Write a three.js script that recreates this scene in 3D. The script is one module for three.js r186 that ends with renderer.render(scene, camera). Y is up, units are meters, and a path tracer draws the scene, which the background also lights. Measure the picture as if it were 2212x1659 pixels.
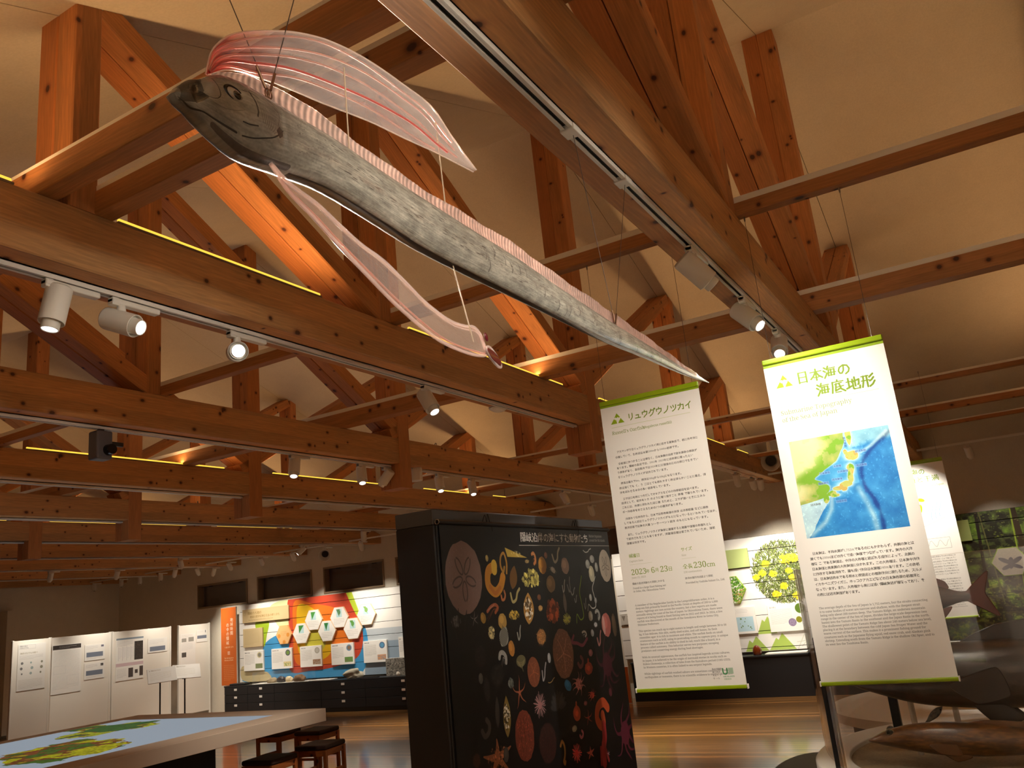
import * as THREE from 'three';
import { mergeGeometries, mergeVertices } from 'three/addons/utils/BufferGeometryUtils.js';
import { RoundedBoxGeometry } from 'three/addons/geometries/RoundedBoxGeometry.js';
import { RectAreaLightUniformsLib } from 'three/addons/lights/RectAreaLightUniformsLib.js';

// ------------------------------------------------------------------ camera, exposure, light levels
const scene = new THREE.Scene();
scene.background = new THREE.Color(0x000000);
const camera = new THREE.PerspectiveCamera(49.8166, 2212 / 1659, 0.05, 80);
camera.rotation.order = 'YXZ';
camera.position.set(0, 1.6, 0);
camera.rotation.set(0.25332, -1.0661966, -0.1038216);
const renderer = new THREE.WebGLRenderer({ antialias: true });
renderer.toneMapping = THREE.LinearToneMapping;
renderer.toneMappingExposure = 1.38;
renderer.shadowMap.enabled = true;
renderer.shadowMap.type = THREE.PCFSoftShadowMap;
RectAreaLightUniformsLib.init();
const AMBER = new THREE.Color(1.0, 0.56, 0.24);      // cove strips
const WHITE = new THREE.Color(1.0, 0.91, 0.78);      // track lamps
const STRIP = 33, LAMP = 1.0;

// ------------------------------------------------------------------ helpers
const V = (x, y, z) => new THREE.Vector3(x, y, z);
let seed = 7;
const rnd = () => { seed = (seed + 0x6d2b79f5) | 0; let t = Math.imul(seed ^ (seed >>> 15), 1 | seed); t = (t + Math.imul(t ^ (t >>> 7), 61 | t)) ^ t; return ((t ^ (t >>> 14)) >>> 0) / 4294967296; };
const rr = (a, b) => a + (b - a) * rnd();
const hash = (x, y) => { let h = Math.imul(x | 0, 374761393) + Math.imul(y | 0, 668265263); h = Math.imul(h ^ (h >>> 13), 1274126177); return ((h ^ (h >>> 16)) >>> 0) / 4294967296; };
const vnoise = (x, y, px = 1e9) => {
  const xi = Math.floor(x), yi = Math.floor(y), fx = x - xi, fy = y - yi, u = fx * fx * (3 - 2 * fx), v = fy * fy * (3 - 2 * fy);
  const m = (k) => ((k % px) + px) % px;
  const a = hash(m(xi), yi), b = hash(m(xi + 1), yi), c = hash(m(xi), yi + 1), d = hash(m(xi + 1), yi + 1);
  return a + (b - a) * u + (c - a) * v + (a - b - c + d) * u * v;
};
const fbm = (x, y, n = 4) => { let s = 0, a = 0.5; for (let i = 0; i < n; i++) { s += a * vnoise(x, y); x = x * 2.03 + 17.1; y = y * 2.03 + 9.7; a *= 0.5; } return s; };
const used = new Map();
function numbered(n) { const k = used.get(n) || 0; used.set(n, k + 1); return k ? n + '_' + String(k).padStart(3, '0') : n; }
function tag(o, label, category, group) {
  o.userData.label = label; o.userData.category = category;
  if (group) o.userData.group = group;
  return o;
}
function thing(name, label, category, pos = [0, 0, 0], group) {
  const g = new THREE.Group(); g.name = numbered(name); g.position.set(...pos); scene.add(g);
  return tag(g, label, category, group);
}
function mesh(name, geo, mat, parent) {
  const m = new THREE.Mesh(Array.isArray(geo) ? merge(geo) : geo, mat);
  m.name = parent ? name : numbered(name); m.castShadow = m.receiveShadow = true;
  (parent || scene).add(m);
  return m;
}
function struct(name, geo, mat) { const m = mesh(name, geo, mat); m.userData.kind = 'structure'; return m; }
function sgroup(name) { const g = new THREE.Group(); g.name = name; g.userData.kind = 'structure'; scene.add(g); return g; }
const strip = (g) => { const n = g.index ? g.toNonIndexed() : g; for (const k of Object.keys(n.attributes)) if (!['position', 'normal', 'uv'].includes(k)) n.deleteAttribute(k); return n; };
const merge = (list) => mergeGeometries(list.map(strip));
const move = (g, x, y, z) => g.translate(x, y, z);
const box = (w, h, d, x = 0, y = 0, z = 0) => move(new THREE.BoxGeometry(w, h, d), x, y, z);
const rbox = (w, h, d, r, x = 0, y = 0, z = 0) => move(new RoundedBoxGeometry(w, h, d, 2, r), x, y, z);
const cyl = (r0, r1, h, x = 0, y = 0, z = 0, n = 20) => move(new THREE.CylinderGeometry(r0, r1, h, n), x, y, z);
function rod(a, b, r, n = 8) {
  const d = b.clone().sub(a), g = new THREE.CylinderGeometry(r, r, d.length(), n);
  g.applyQuaternion(new THREE.Quaternion().setFromUnitVectors(V(0, 1, 0), d.clone().normalize()));
  return move(g, (a.x + b.x) / 2, (a.y + b.y) / 2, (a.z + b.z) / 2);
}
const tube = (pts, r, n = 40, s = 8) => new THREE.TubeGeometry(new THREE.CatmullRomCurve3(pts), n, r, s);
// a timber bar along +x from 0, chamfered edges, uv in metres along the grain
function bar(L, h, w, c = 0.004) {
  const a = h / 2, b = w / 2, P = [[-a + c, -b], [a - c, -b], [a, -b + c], [a, b - c], [a - c, b], [-a + c, b], [-a, b - c], [-a, -b + c]];
  const pos = [], uv = [], u0 = rnd(), v0 = rnd(); let s = 0;
  for (let i = 0; i < 8; i++) {
    const p = P[i], q = P[(i + 1) % 8], l = Math.hypot(q[0] - p[0], q[1] - p[1]);
    const A = [0, ...p], B = [0, ...q], C = [L, ...q], D = [L, ...p], ua = u0, ub = u0 + L / 4, va = v0 + s, vb = v0 + s + l;
    pos.push(...A, ...B, ...C, ...A, ...C, ...D); uv.push(ua, va, ua, vb, ub, vb, ua, va, ub, vb, ub, va); s += l;
  }
  for (const x of [0, L]) for (let i = 1; i < 7; i++) {
    const t = x ? [P[0], P[i], P[i + 1]] : [P[0], P[i + 1], P[i]];
    for (const p of t) { pos.push(x, ...p); uv.push(u0 + p[0], v0 + p[1]); }
  }
  const g = new THREE.BufferGeometry();
  g.setAttribute('position', new THREE.Float32BufferAttribute(pos, 3)); g.setAttribute('uv', new THREE.Float32BufferAttribute(uv, 2));
  // (y, z) order above gives outward faces when y runs first
  g.computeVertexNormals();
  return g;
}
function canvas(w, h) { const c = document.createElement('canvas'); c.width = w; c.height = h; return [c, c.getContext('2d')]; }
function ctex(c, repeat) {
  const t = new THREE.CanvasTexture(c); t.colorSpace = THREE.SRGBColorSpace; t.anisotropy = 8;
  if (repeat) t.wrapS = t.wrapT = THREE.RepeatWrapping;
  return t;
}
function dtex(w, h, f, srgb = true) {
  const d = new Uint8Array(w * h * 4);
  for (let y = 0; y < h; y++) for (let x = 0; x < w; x++) { const c = f(x, y), i = (y * w + x) * 4; d[i] = c[0]; d[i + 1] = c[1]; d[i + 2] = c[2]; d[i + 3] = 255; }
  const t = new THREE.DataTexture(d, w, h); t.magFilter = THREE.LinearFilter; t.minFilter = THREE.LinearMipmapLinearFilter; t.generateMipmaps = true;
  t.wrapS = t.wrapT = THREE.RepeatWrapping; if (srgb) t.colorSpace = THREE.SRGBColorSpace; t.needsUpdate = true;
  return t;
}
const cl = (v) => Math.max(0, Math.min(255, v));
const std = (color, roughness = 0.7, o = {}) => new THREE.MeshStandardMaterial({ color, roughness, ...o });
const phys = (color, roughness, o = {}) => new THREE.MeshPhysicalMaterial({ color, roughness, ...o });

// ------------------------------------------------------------------ materials
// pine: one tile is 4 m along the grain and 1 m across; streaks, growth lines, knots
const knots = []; for (let i = 0; i < 74; i++) knots.push([rnd(), rnd(), rr(0.006, 0.017), rr(0.7, 1.5)]);
const woodTex = dtex(2048, 512, (px, py) => {
  const u = px / 2048, v = py / 512;
  let warp = 0, dark = 0, ring = 0;
  for (const k of knots) {
    let dx = u - k[0], dy = v - k[1]; dx -= Math.round(dx); dy -= Math.round(dy);
    const X = dx * 4 / k[3], Y = dy, r = Math.hypot(X, Y) / k[2];
    if (r > 7) continue;
    warp += Math.sign(Y) * Math.exp(-r * 0.55) * 0.010;
    dark = Math.max(dark, 1 - THREE.MathUtils.smoothstep(r, 0.55, 1.0)); ring = Math.max(ring, Math.exp(-Math.abs(r - 1.0) * 2.6));
  }
  const vv = v + warp, lam = Math.floor(vv * 10), per = (n, f, fy) => { const t = u * f, a = vnoise(t + n, vv * fy), b = vnoise(t - f + n, vv * fy); return a + (b - a) * u; };
  const broad = per(3, 7, 11) * 0.6 + per(9, 20, 34) * 0.4, fine = per(31, 60, 190), hair = per(53, 150, 420);
  const lamTone = hash(lam, 77) - 0.5;
  let k = 0.90 + 0.20 * (broad - 0.5) + 0.11 * (fine - 0.5) + 0.05 * (hair - 0.5) + 0.09 * lamTone;
  const line = Math.pow(Math.abs(Math.sin((vv * 62 + broad * 4.2) * Math.PI)), 12); k -= 0.10 * (1 - line) * 0.5 - 0.03;
  const red = 0.5 + 0.5 * (broad - 0.5) + 0.5 * lamTone;
  let R = 216 * k, G = (170 - 10 * red) * k, B = (118 - 14 * red) * k;
  const m = dark * 0.86, q = ring * 0.30 * (1 - dark);
  R = R * (1 - m) + 58 * m; G = G * (1 - m) + 26 * m; B = B * (1 - m) + 12 * m;
  R *= 1 - q * 0.7; G *= 1 - q; B *= 1 - q;
  return [cl(R), cl(G), cl(B)];
});
const woodMat = (tint, o = {}) => std(tint, 0.62, { map: woodTex, bumpMap: woodTex, bumpScale: 0.0006, ...o });
const M = {
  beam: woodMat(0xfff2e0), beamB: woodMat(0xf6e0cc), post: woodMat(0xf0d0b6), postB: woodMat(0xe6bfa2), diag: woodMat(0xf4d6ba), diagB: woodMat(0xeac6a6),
  rail: woodMat(0xdcc4ac), stool: woodMat(0xd8a276, { roughness: 0.45 }),
  white: std(0xe6e2d8, 0.45), lampWhite: std(0xe4e0d6, 0.4), dark: std(0x2a2a28, 0.5), black: std(0x0e0e10, 0.45), steel: std(0x8d8780, 0.35, { metalness: 0.9 }), chrome: std(0xc8c8c8, 0.18, { metalness: 1 }),
  wire: std(0x5a5048, 0.4, { metalness: 0.6 }), clearCord: phys(0xf4e8d8, 0.2, { transmission: 0.5, thickness: 0 }),
  seat: std(0x2e1712, 0.75), frameTan: std(0x8a745a, 0.5), blind: std(0x6e625c, 0.8),
  glass: phys(0xffffff, 0.03, { transmission: 1, thickness: 0, ior: 1.5 }),
};
const plasterTex = dtex(512, 512, (x, y) => { const n = (vnoise(x / 3, y / 3, 1e9) - 0.5) * 9 + (fbm(x / 60, y / 60) - 0.5) * 8; return [cl(226 + n), cl(221 + n), cl(210 + n)]; });
const plaster = (tint, s = 0.9) => { const t = plasterTex; return std(tint, s, { map: t, bumpMap: t, bumpScale: 0.0008 }); };
M.ceiling = plaster(0xf2e9da, 0.95); M.wall = plaster(0xf4f0e8, 0.9); M.joint = std(0x3a2c20, 0.95);
// floor boards run along z; tile 2 m (u, along) by 1.08 m (v, twelve boards)
const floorTex = dtex(1024, 1024, (px, py) => {
  const u = px / 1024, v = py / 1024, b = Math.floor(v * 12), f = v * 12 - b, tone = hash(b, 5) - 0.5;
  const a = vnoise(u * 6 + b * 9.3, v * 150), c = vnoise(u * 6 - 6 + b * 9.3, v * 150), g = a + (c - a) * u, w = vnoise(v * 420, b * 3.1);
  let k = 0.84 + 0.34 * tone + 0.30 * (g - 0.5) + 0.12 * (w - 0.5);
  if (f < 0.05 || f > 0.96) k *= 0.45;
  return [cl(205 * k), cl(152 * k), cl(88 * k)];
});
const floorBump = dtex(512, 1024, (px, py) => {
  const v = py / 1024, b = Math.floor(v * 12), f = v * 12 - b, g = vnoise(px / 50 + b * 7, v * 260);
  const k = (f < 0.06 || f > 0.95 ? 40 : 170 + 40 * Math.sin(f * Math.PI)) + 22 * (g - 0.5);
  return [cl(k), cl(k), cl(k)];
}, false);
M.floor = phys(0xf0e2cc, 0.30, { map: floorTex, bumpMap: floorBump, bumpScale: 0.0016, clearcoat: 0.8, clearcoatRoughness: 0.10, clearcoatNormalScale: new THREE.Vector2(1, 1) });
const uvScale = (g, su, sv) => { const a = g.attributes.uv; for (let i = 0; i < a.count; i++) a.setXY(i, a.getX(i) * su, a.getY(i) * sv); return g; };
function uvWorld(g, f) { const p = g.attributes.position, a = g.attributes.uv; for (let i = 0; i < a.count; i++) a.setXY(i, ...f(p.getX(i), p.getY(i), p.getZ(i))); return g; }

// ------------------------------------------------------------------ the room
const X0 = -0.8, X1 = 12.12, ZE = -17.3, ZR = 3.2, XR = 5.68, YR = 5.443, SL = 0.383;
const roofY = (x) => YR - SL * Math.abs(x - XR);
struct('floor', uvWorld(box(X1 - X0 + 0.4, 0.2, ZR - ZE + 0.4, (X0 + X1) / 2, -0.1, (ZR + ZE) / 2), (x, y, z) => [z / 2, x / 1.08]), M.floor);
{
  const c = sgroup('ceiling'), ang = Math.atan(SL), half = Math.max(XR - X0, X1 - XR) + 0.3, len = half / Math.cos(ang);
  mesh('roof_deck', [1, -1].map((s) => {
    const g = box(len, 0.1, ZR - ZE + 0.6, 0, 0, 0); g.rotateZ(-s * ang);
    return move(g, XR + s * (half / 2), YR - SL * half / 2 + 0.175, (ZR + ZE) / 2);
  }), M.joint, c);
  const lines = [ZE - 0.2]; for (let z = -17.15 + 1.82; z < ZR; z += 1.82) lines.push(z); lines.push(ZR + 0.2);
  for (const s of [1, -1]) for (let i = 0; i + 1 < lines.length; i++) {
    const w = lines[i + 1] - lines[i] - 0.005, g = box(len - 0.004, 0.09, w);
    uvWorld(g, (x, y, z) => [x / 1.2, z / 1.2]); g.rotateZ(-s * ang);
    mesh('ceiling_panel', move(g, XR + s * (half / 2 + 0.002), YR - SL * half / 2 + 0.049, (lines[i] + lines[i + 1]) / 2), M.ceiling, c);
  }
}
const wins = [[-14.70, -13.23], [-12.95, -11.485], [-11.19, -9.73], [-9.46, -8.0], [-7.7, -6.24], [-5.95, -4.49]], WB = 2.05, WT = 2.54;
{
  const T = 0.2, xc = X1 + T / 2, parts = [box(T, WB, ZR - ZE + 0.4, xc, WB / 2, (ZR + ZE) / 2), box(T, 0.9, ZR - ZE + 0.4, xc, WT + 0.45, (ZR + ZE) / 2)];
  let z = ZE - 0.2;
  for (const [a, b] of [...wins, [ZR + 0.2, 0]]) { parts.push(box(T, WT - WB, a - z, xc, (WB + WT) / 2, (a + z) / 2)); z = b; }
  struct('wall_far', parts.map((g) => uvWorld(g, (x, y, zz) => [zz, y + x])), M.wall);
  wins.forEach(([a, b], i) => {
    const g = sgroup('window_' + (i + 1)), zc = (a + b) / 2, w = b - a, f = 0.035;
    for (const [h, ww, y, zz] of [[f, w, WB + f / 2, zc], [f, w, WT - f / 2, zc], [WT - WB - 2 * f, f, (WB + WT) / 2, a + f / 2], [WT - WB - 2 * f, f, (WB + WT) / 2, b - f / 2]]) mesh('window_frame', rbox(0.14, h, ww, 0.004, X1 + 0.055, y, zz), M.frameTan, g);
    mesh('window_pane', box(0.006, WT - WB - 2 * f, w - 2 * f, X1 + 0.10, (WB + WT) / 2, zc), M.glass, g);
    mesh('roller_blind', box(0.01, WT - WB, w, X1 + 0.17, (WB + WT) / 2, zc), M.blind, g);
    for (const dz of [0.2, -0.2]) mesh('window_latch', rbox(0.02, 0.016, 0.10, 0.004, X1 + 0.085, WT - f - 0.01, zc + dz * w * 1.5), M.dark, g);
  });
}
const gable = (z, t) => {
  const s = new THREE.Shape([[X0 - 0.2, 0], [X1 + 0.2, 0], [X1 + 0.2, roofY(X1) + 0.1], [XR, YR + 0.12], [X0 - 0.2, roofY(X0) + 0.1]].map((p) => new THREE.Vector2(...p)));
  return move(new THREE.ExtrudeGeometry(s, { depth: t, bevelEnabled: false }), 0, 0, z);
};
struct('wall_end', gable(ZE - 0.2, 0.2), M.wall);
struct('wall_right', gable(ZR, 0.2), M.wall);
struct('wall_near', uvWorld(box(0.2, 3.2, ZR - ZE, X0 - 0.1, 1.6, (ZR + ZE) / 2), (x, y, z) => [z, y]), M.wall);
struct('trim_1', box(0.3, 2.3, 0.3, 9.65, 1.22, -17.15), M.wall);

// ------------------------------------------------------------------ roof trusses
const TB = 2.826, TT = 3.045, TW = 0.218;
const PX = [1.575, 3.225, 5.735, 8.145, 9.785];
function makeTruss() {
  const g = new THREE.Group();
  const hz = [-TW / 4, TW / 4];
  const beamH = TT - TB;
  for (const z of hz) {
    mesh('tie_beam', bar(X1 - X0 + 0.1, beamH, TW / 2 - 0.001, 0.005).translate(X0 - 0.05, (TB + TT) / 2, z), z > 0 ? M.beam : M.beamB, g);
    PX.forEach((x, i) => {
      const king = i === 2, y0 = king ? TB - 0.21 : TT, y1 = roofY(x) + 0.03, w = king ? TW / 2 + 0.003 : TW / 2 - 0.003;
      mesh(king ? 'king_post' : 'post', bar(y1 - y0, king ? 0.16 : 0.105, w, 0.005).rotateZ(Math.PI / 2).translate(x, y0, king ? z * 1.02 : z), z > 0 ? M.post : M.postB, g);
    });
    const dg = [[PX[0] + 0.055, 3.85, PX[1] - 0.06, TT], [PX[1] + 0.06, 4.43, PX[2] - 0.02, TT]];
    for (const m of [1, -1]) for (const [xa, ya, xb, yb] of dg) {
      const A = V(xa, ya, 0), B = V(xb, yb, 0), d = B.clone().sub(A), L = d.length(), a = Math.atan2(d.y, d.x);
      const b = bar(L + 0.08, 0.105, TW / 2 - 0.004, 0.005).translate(-0.02, 0.0525, 0).rotateZ(a).translate(xa, ya, z);
      if (m < 0) { b.scale(-1, 1, 1); b.translate(2 * XR, 0, 0); const p = b.attributes.position, n = b.attributes.uv; for (let i = 0; i < p.count; i += 3) for (const at of [p, n]) { const s = at.itemSize; for (let k = 0; k < s; k++) { const t = at.array[(i + 1) * s + k]; at.array[(i + 1) * s + k] = at.array[(i + 2) * s + k]; at.array[(i + 2) * s + k] = t; } } b.computeVertexNormals(); }
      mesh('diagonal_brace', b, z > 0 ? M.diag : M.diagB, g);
    }
  }
  return g;
}
const TZ = []; for (let k = 0; k < 10; k++) TZ.push(-0.77 - 1.82 * k);
const trussLabels = [
  'nearest timber roof truss, crossing the top right above the hanging fish',
  'second timber roof truss, with the glaring spotlight and an amber strip on its beam',
  'third timber roof truss, behind the fish, its beam carrying four small spotlights',
  'fourth timber roof truss, with broken amber light strips above the black poster stand',
  'fifth timber roof truss from the front, just below the fourth one in view',
  'sixth timber roof truss from the front, a white horn lamp hanging at its far end',
  'seventh timber roof truss from the front, low in the stack of far beams',
  'eighth timber roof truss from the front, two small lamps at its far end',
  'ninth timber roof truss, next to last before the end wall',
  'last timber roof truss, lying against the grey end wall'];
const truss0 = makeTruss();
TZ.forEach((z, k) => {
  const t = k ? truss0.clone() : truss0; t.name = numbered('roof_truss'); t.position.set(0, 0, z); scene.add(t); t.userData = {};
  tag(t, trussLabels[k], 'roof truss', 'timber roof trusses across the hall');
});
// slim rails that run along z on top of the tie beams, each with a white duct on it
const ZL = ZR - ZE;
function railAt(x, y, w, h, duct, label) {
  const t = thing('tie_rail', label, 'rail', [x, y, ZE], 'timber rails lying across the trusses');
  mesh('timber', bar(ZL, h, w, 0.003).rotateY(-Math.PI / 2).translate(0, h / 2, 0), M.rail, t);
  if (duct) mesh('cable_duct', box(w * 0.9, duct, ZL, 0, h + duct / 2, ZL / 2), M.white, t).userData.label = 'white duct along the top';
}
railAt(1.45, TT, 0.075, 0.10, 0.014, 'brown timber rail behind the fish head, the nearer of two close together');
railAt(1.655, TT, 0.075, 0.09, 0.02, 'brown timber rail behind the fish head, the farther of two close together');
railAt(3.30, TT, 0.058, 0.056, 0.026, 'slim brown rail under a white duct, the map and fish banners hang from it');
railAt(4.95, TT, 0.105, 0.11, 0.03, 'thick brown rail with a dark groove, crossing above the map banner');
railAt(7.89, TT, 0.06, 0.042, 0.02, 'thin dark rail on the beams just before the posts beyond the roof ridge');
railAt(9.60, TT, 0.06, 0.066, 0.02, 'thin dark rail beyond the roof ridge, right of the map banner');
railAt(10.80, TT, 0.055, 0.04, 0.012, 'dark rail nearest the far wall, below all the other rails in view');

// ------------------------------------------------------------------ amber light strips on the beams
const stripGlow = new THREE.MeshStandardMaterial({ color: 0x402000, emissive: new THREE.Color(1.0, 0.58, 0.06), emissiveIntensity: 1.0 });
function lightStrip(xa, xb, z, label) {
  const L = xb - xa, t = thing('light_strip', label, 'light strip', [(xa + xb) / 2, TT, z + 0.095], 'amber strips on the tie beams');
  mesh('channel', box(L, 0.008, 0.022, 0, 0.004, 0), M.steel, t);
  mesh('lamp_tube', rbox(L - 0.01, 0.014, 0.014, 0.004, 0, 0.015, 0), stripGlow, t);
  const l = new THREE.RectAreaLight(AMBER, STRIP, L, 0.03); l.position.set(0, 0.026, 0); l.rotation.x = Math.PI / 2; t.add(l);
}
lightStrip(-0.2, 1.34, TZ[1], 'amber light strip at the far left edge of the second beam');
lightStrip(1.71, 2.76, TZ[1], 'long amber light strip above the glaring lamp and below the fish head');
lightStrip(3.43, 5.27, TZ[1], 'amber light strip on the second beam, crossing behind the tip of the clear fin');
lightStrip(5.9, 7.7, TZ[1], 'amber light strip starting at the left corner of the fish banner top');
lightStrip(8.5, 9.37, TZ[1], 'short amber light strip between the two big banners');
lightStrip(9.93, 10.4, TZ[1], 'tiny amber light strip close to the left edge of the map banner');
[[-0.4, 1.34], [1.75, 3.1], [3.43, 5.27], [5.9, 7.9], [8.4, 9.6]].forEach(([a, b], i) => lightStrip(a, b, 1.05 - 0.19, 'amber light strip on the beam outside the view at the right, ' + ['first', 'second', 'third', 'fourth', 'fifth'][i] + ' bay'));
for (const [k, n] of [[5, 'sixth'], [7, 'eighth']]) [[3.4, 5.4], [5.9, 7.9], [8.4, 9.9]].forEach(([a, b], i) => lightStrip(a, b, TZ[k], `amber light strip on the ${n} beam, mostly hidden by nearer beams, ${['left', 'middle', 'right'][i]} bay`));
lightStrip(0.4, 2.6, TZ[3], 'amber light strip on the fourth beam beyond the left edge');
lightStrip(3.5, 5.37, TZ[3], 'long amber light strip at mid left, the lowest of the left ones');
lightStrip(5.97, 7.87, TZ[3], 'amber light strip crossing behind two small spotlights in the middle');
lightStrip(8.52, 9.6, TZ[3], 'short amber light strip above the top of the black poster stand');
lightStrip(10.2, 10.56, TZ[3], 'tiny amber light strip right of the two small spotlights, fourth beam');

// ------------------------------------------------------------------ lighting tracks and spotlights
const trackNames = ['white lighting track under the nearest beam, running to the map banner', 'white lighting track under the second beam, the glaring lamp hangs from it', 'white lighting track under the third beam, with four small spotlights', 'white lighting track under the fourth beam from the front', 'white lighting track under the fifth beam from the front', 'white lighting track under the sixth beam from the front', 'white lighting track under the seventh beam from the front', 'white lighting track under the eighth beam from the front', 'white lighting track under the ninth beam from the front'];
TZ.slice(0, 9).forEach((z, k) => {
  const xa = k ? -0.5 : -0.4, xb = k === 0 ? 4.86 : k === 1 ? 5.6 : 11.6, L = xb - xa;
  const t = thing('lighting_track', trackNames[k], 'lighting track', [(xa + xb) / 2, TB, z], 'white tracks under the tie beams');
  mesh('rail_body', [box(L, 0.022, 0.006, 0, -0.011, 0.014), box(L, 0.022, 0.006, 0, -0.011, -0.014), box(L, 0.006, 0.034, 0, -0.003, 0), box(L, 0.003, 0.006, 0, -0.0205, 0.009), box(L, 0.003, 0.006, 0, -0.0205, -0.009)], M.lampWhite, t);
  mesh('contact_slot', box(L - 0.02, 0.004, 0.020, 0, -0.009, 0), M.dark, t);
  if (k === 0) for (const x of [1.868, 2.233]) mesh('joint_cover', rbox(0.05, 0.02, 0.044, 0.004, x - (xa + xb) / 2, -0.018, 0), M.lampWhite, t);
});
const bodyGeo = new THREE.LatheGeometry([[0.0, 0], [0.038, 0], [0.0415, 0.004], [0.0425, 0.008], [0.0425, 0.132], [0.0405, 0.135], [0.0375, 0.131], [0.0375, 0.118], [0.030, 0.118]].map((p) => new THREE.Vector2(...p)), 32);
const snootGeo = new THREE.LatheGeometry([[0.029, 0.117], [0.029, 0.158], [0.0265, 0.160], [0.025, 0.156]].map((p) => new THREE.Vector2(...p)), 32);
const lensGeo = cyl(0.0255, 0.0255, 0.003, 0, 0.1555, 0, 28);
const lensGlow = new THREE.MeshStandardMaterial({ color: 0x222222, emissive: new THREE.Color(1, 0.96, 0.88), emissiveIntensity: 2.2 });
const lensOff = std(0x15130f, 0.2);
function spotlight(x, y, z, target, label, o = {}) {
  const { power = 0, angle = 26, pen = 0.7, on = true, s = 1, group = 'white cylindrical track spotlights', adapter = true, name = 'spotlight', glow = lensGlow, drop = 0.105 } = o;
  const t = thing(name, label, 'spotlight', [x, y, z], group);
  const dir = V(...target).sub(V(x, y - drop * s, z)).normalize(), q = new THREE.Quaternion().setFromUnitVectors(V(0, 1, 0), dir);
  if (adapter) mesh('adapter', [rbox(0.20 * s, 0.022 * s, 0.034 * s, 0.006 * s, 0.055 * s, -0.032 * s, 0), rbox(0.03 * s, 0.03 * s, 0.03 * s, 0.004 * s, -0.03 * s, -0.034 * s, 0)], M.lampWhite, t);
  mesh('neck', [cyl(0.014 * s, 0.020 * s, 0.05 * s, 0, -0.06 * s, 0, 14), rod(V(0, -0.05 * s, 0), V(0, -drop * s, 0), 0.011 * s, 10)], M.lampWhite, t);
  const place = (g) => { const c = g.clone(); c.translate(0, -0.068, 0); c.scale(s, s, s); c.applyQuaternion(q); return c.translate(0, -drop * s, 0); };
  mesh('housing', place(bodyGeo), M.lampWhite, t);
  mesh('snoot', place(snootGeo), M.lampWhite, t);
  mesh('lamp_lens', place(lensGeo), on ? glow : lensOff, t);
  if (power > 0) {
    const l = new THREE.SpotLight(WHITE, power * LAMP, 0, angle * Math.PI / 180, pen, 2);
    l.position.copy(dir.clone().multiplyScalar(0.094 * s)).add(V(0, -drop * s, 0)); l.castShadow = true; l.shadow.radius = 1.3 * s; l.shadow.mapSize.set(1024, 1024); l.shadow.bias = -0.0005;
    l.target.position.copy(dir.clone().multiplyScalar(3)); t.add(l); t.add(l.target);
  }
  return t;
}
const TY = TB - 0.004, [ZA, ZB, ZC, ZD] = TZ;
spotlight(2.894, TY, ZA, [3.394, 2.0, -0.24], 'white spotlight on the nearest track, left of three beside the map banner', { power: 2.0, angle: 40, pen: 1 });
spotlight(3.621, TY, ZA, [3.37, 1.99, -0.14], 'white spotlight with a shining lens, middle of three on the nearest track', { power: 22, angle: 30 });
spotlight(4.265, TY, ZA, [3.52, 2.06, -0.70], 'white spotlight glowing at the top left corner of the map banner', { power: 5, angle: 30, pen: 1 });
spotlight(1.555, TY, ZB, [1.5, 2.40, -2.6], 'white spotlight pointing straight down at the far left', { power: 16, angle: 24 });
spotlight(1.801, TY, ZB, [2.08, 2.32, -1.72], 'white spotlight turned sideways, between the left one and the glaring lamp', { power: 8, angle: 20 });
spotlight(2.341, TY, ZB, [0.55, 1.93, -0.35], 'glaring white spotlight aimed at the viewer below the fish', { power: 60, angle: 24, glow: new THREE.MeshStandardMaterial({ color: 0x222222, emissive: new THREE.Color(1, 0.97, 0.92), emissiveIntensity: 12 }) });
spotlight(3.702, TY, ZB, [3.59, 1.87, -2.07], 'white spotlight with a bright lens under the second beam, right of the clear fin', { power: 14, angle: 24 });
spotlight(4.513, TY, ZC, [4.15, 1.82, -4.16], 'small white spotlight in the middle, leftmost of four on the third beam', { power: 22 });
spotlight(5.276, TY, ZC, [4.97, 1.82, -4.10], 'small white spotlight, second from left on the third beam', { power: 22 });
spotlight(6.388, TY, ZC, [6.08, 1.82, -4.10], 'small white spotlight above the poster stand, third of four on the third beam', { power: 22 });
spotlight(6.949, TY, ZC, [6.64, 1.82, -4.10], 'small white spotlight above the poster stand, rightmost of four on the third beam', { power: 22 });
// added, unseen lamps behind the viewer's right shoulder to brighten the fish and banners
for (const [x, tx, ty, tz, p, a] of [[0.7, 1.3, 2.25, -0.78, 7, 20], [2.2, 2.0, 2.25, -0.78, 5, 22], [1.5, 3.3, 1.72, -0.9, 19, 17]]) spotlight(x, TY, 1.05, [tx, ty, tz], 'added white spotlight on the track outside the view, lamp ' + (x < 1 ? 'towards the fish head' : x > 2 ? 'towards the fish tail' : 'towards the banners'), { power: p, angle: a });
{ // a truss and a track behind the viewer's right shoulder carry the added lamps that light the fish and the banners
  const t = truss0.clone(); t.name = numbered('roof_truss'); t.position.set(0, 0, 1.05); scene.add(t); t.userData = {};
  tag(t, 'timber roof truss outside the view on the right, carrying three added lamps', 'roof truss', 'timber roof trusses across the hall');
  const k = thing('lighting_track', 'white lighting track outside the view on the right', 'lighting track', [1.5, TB, 1.05], 'white tracks under the tie beams');
  mesh('rail_body', box(3.4, 0.022, 0.034, 0, -0.011, 0), M.lampWhite, k);
}
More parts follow.
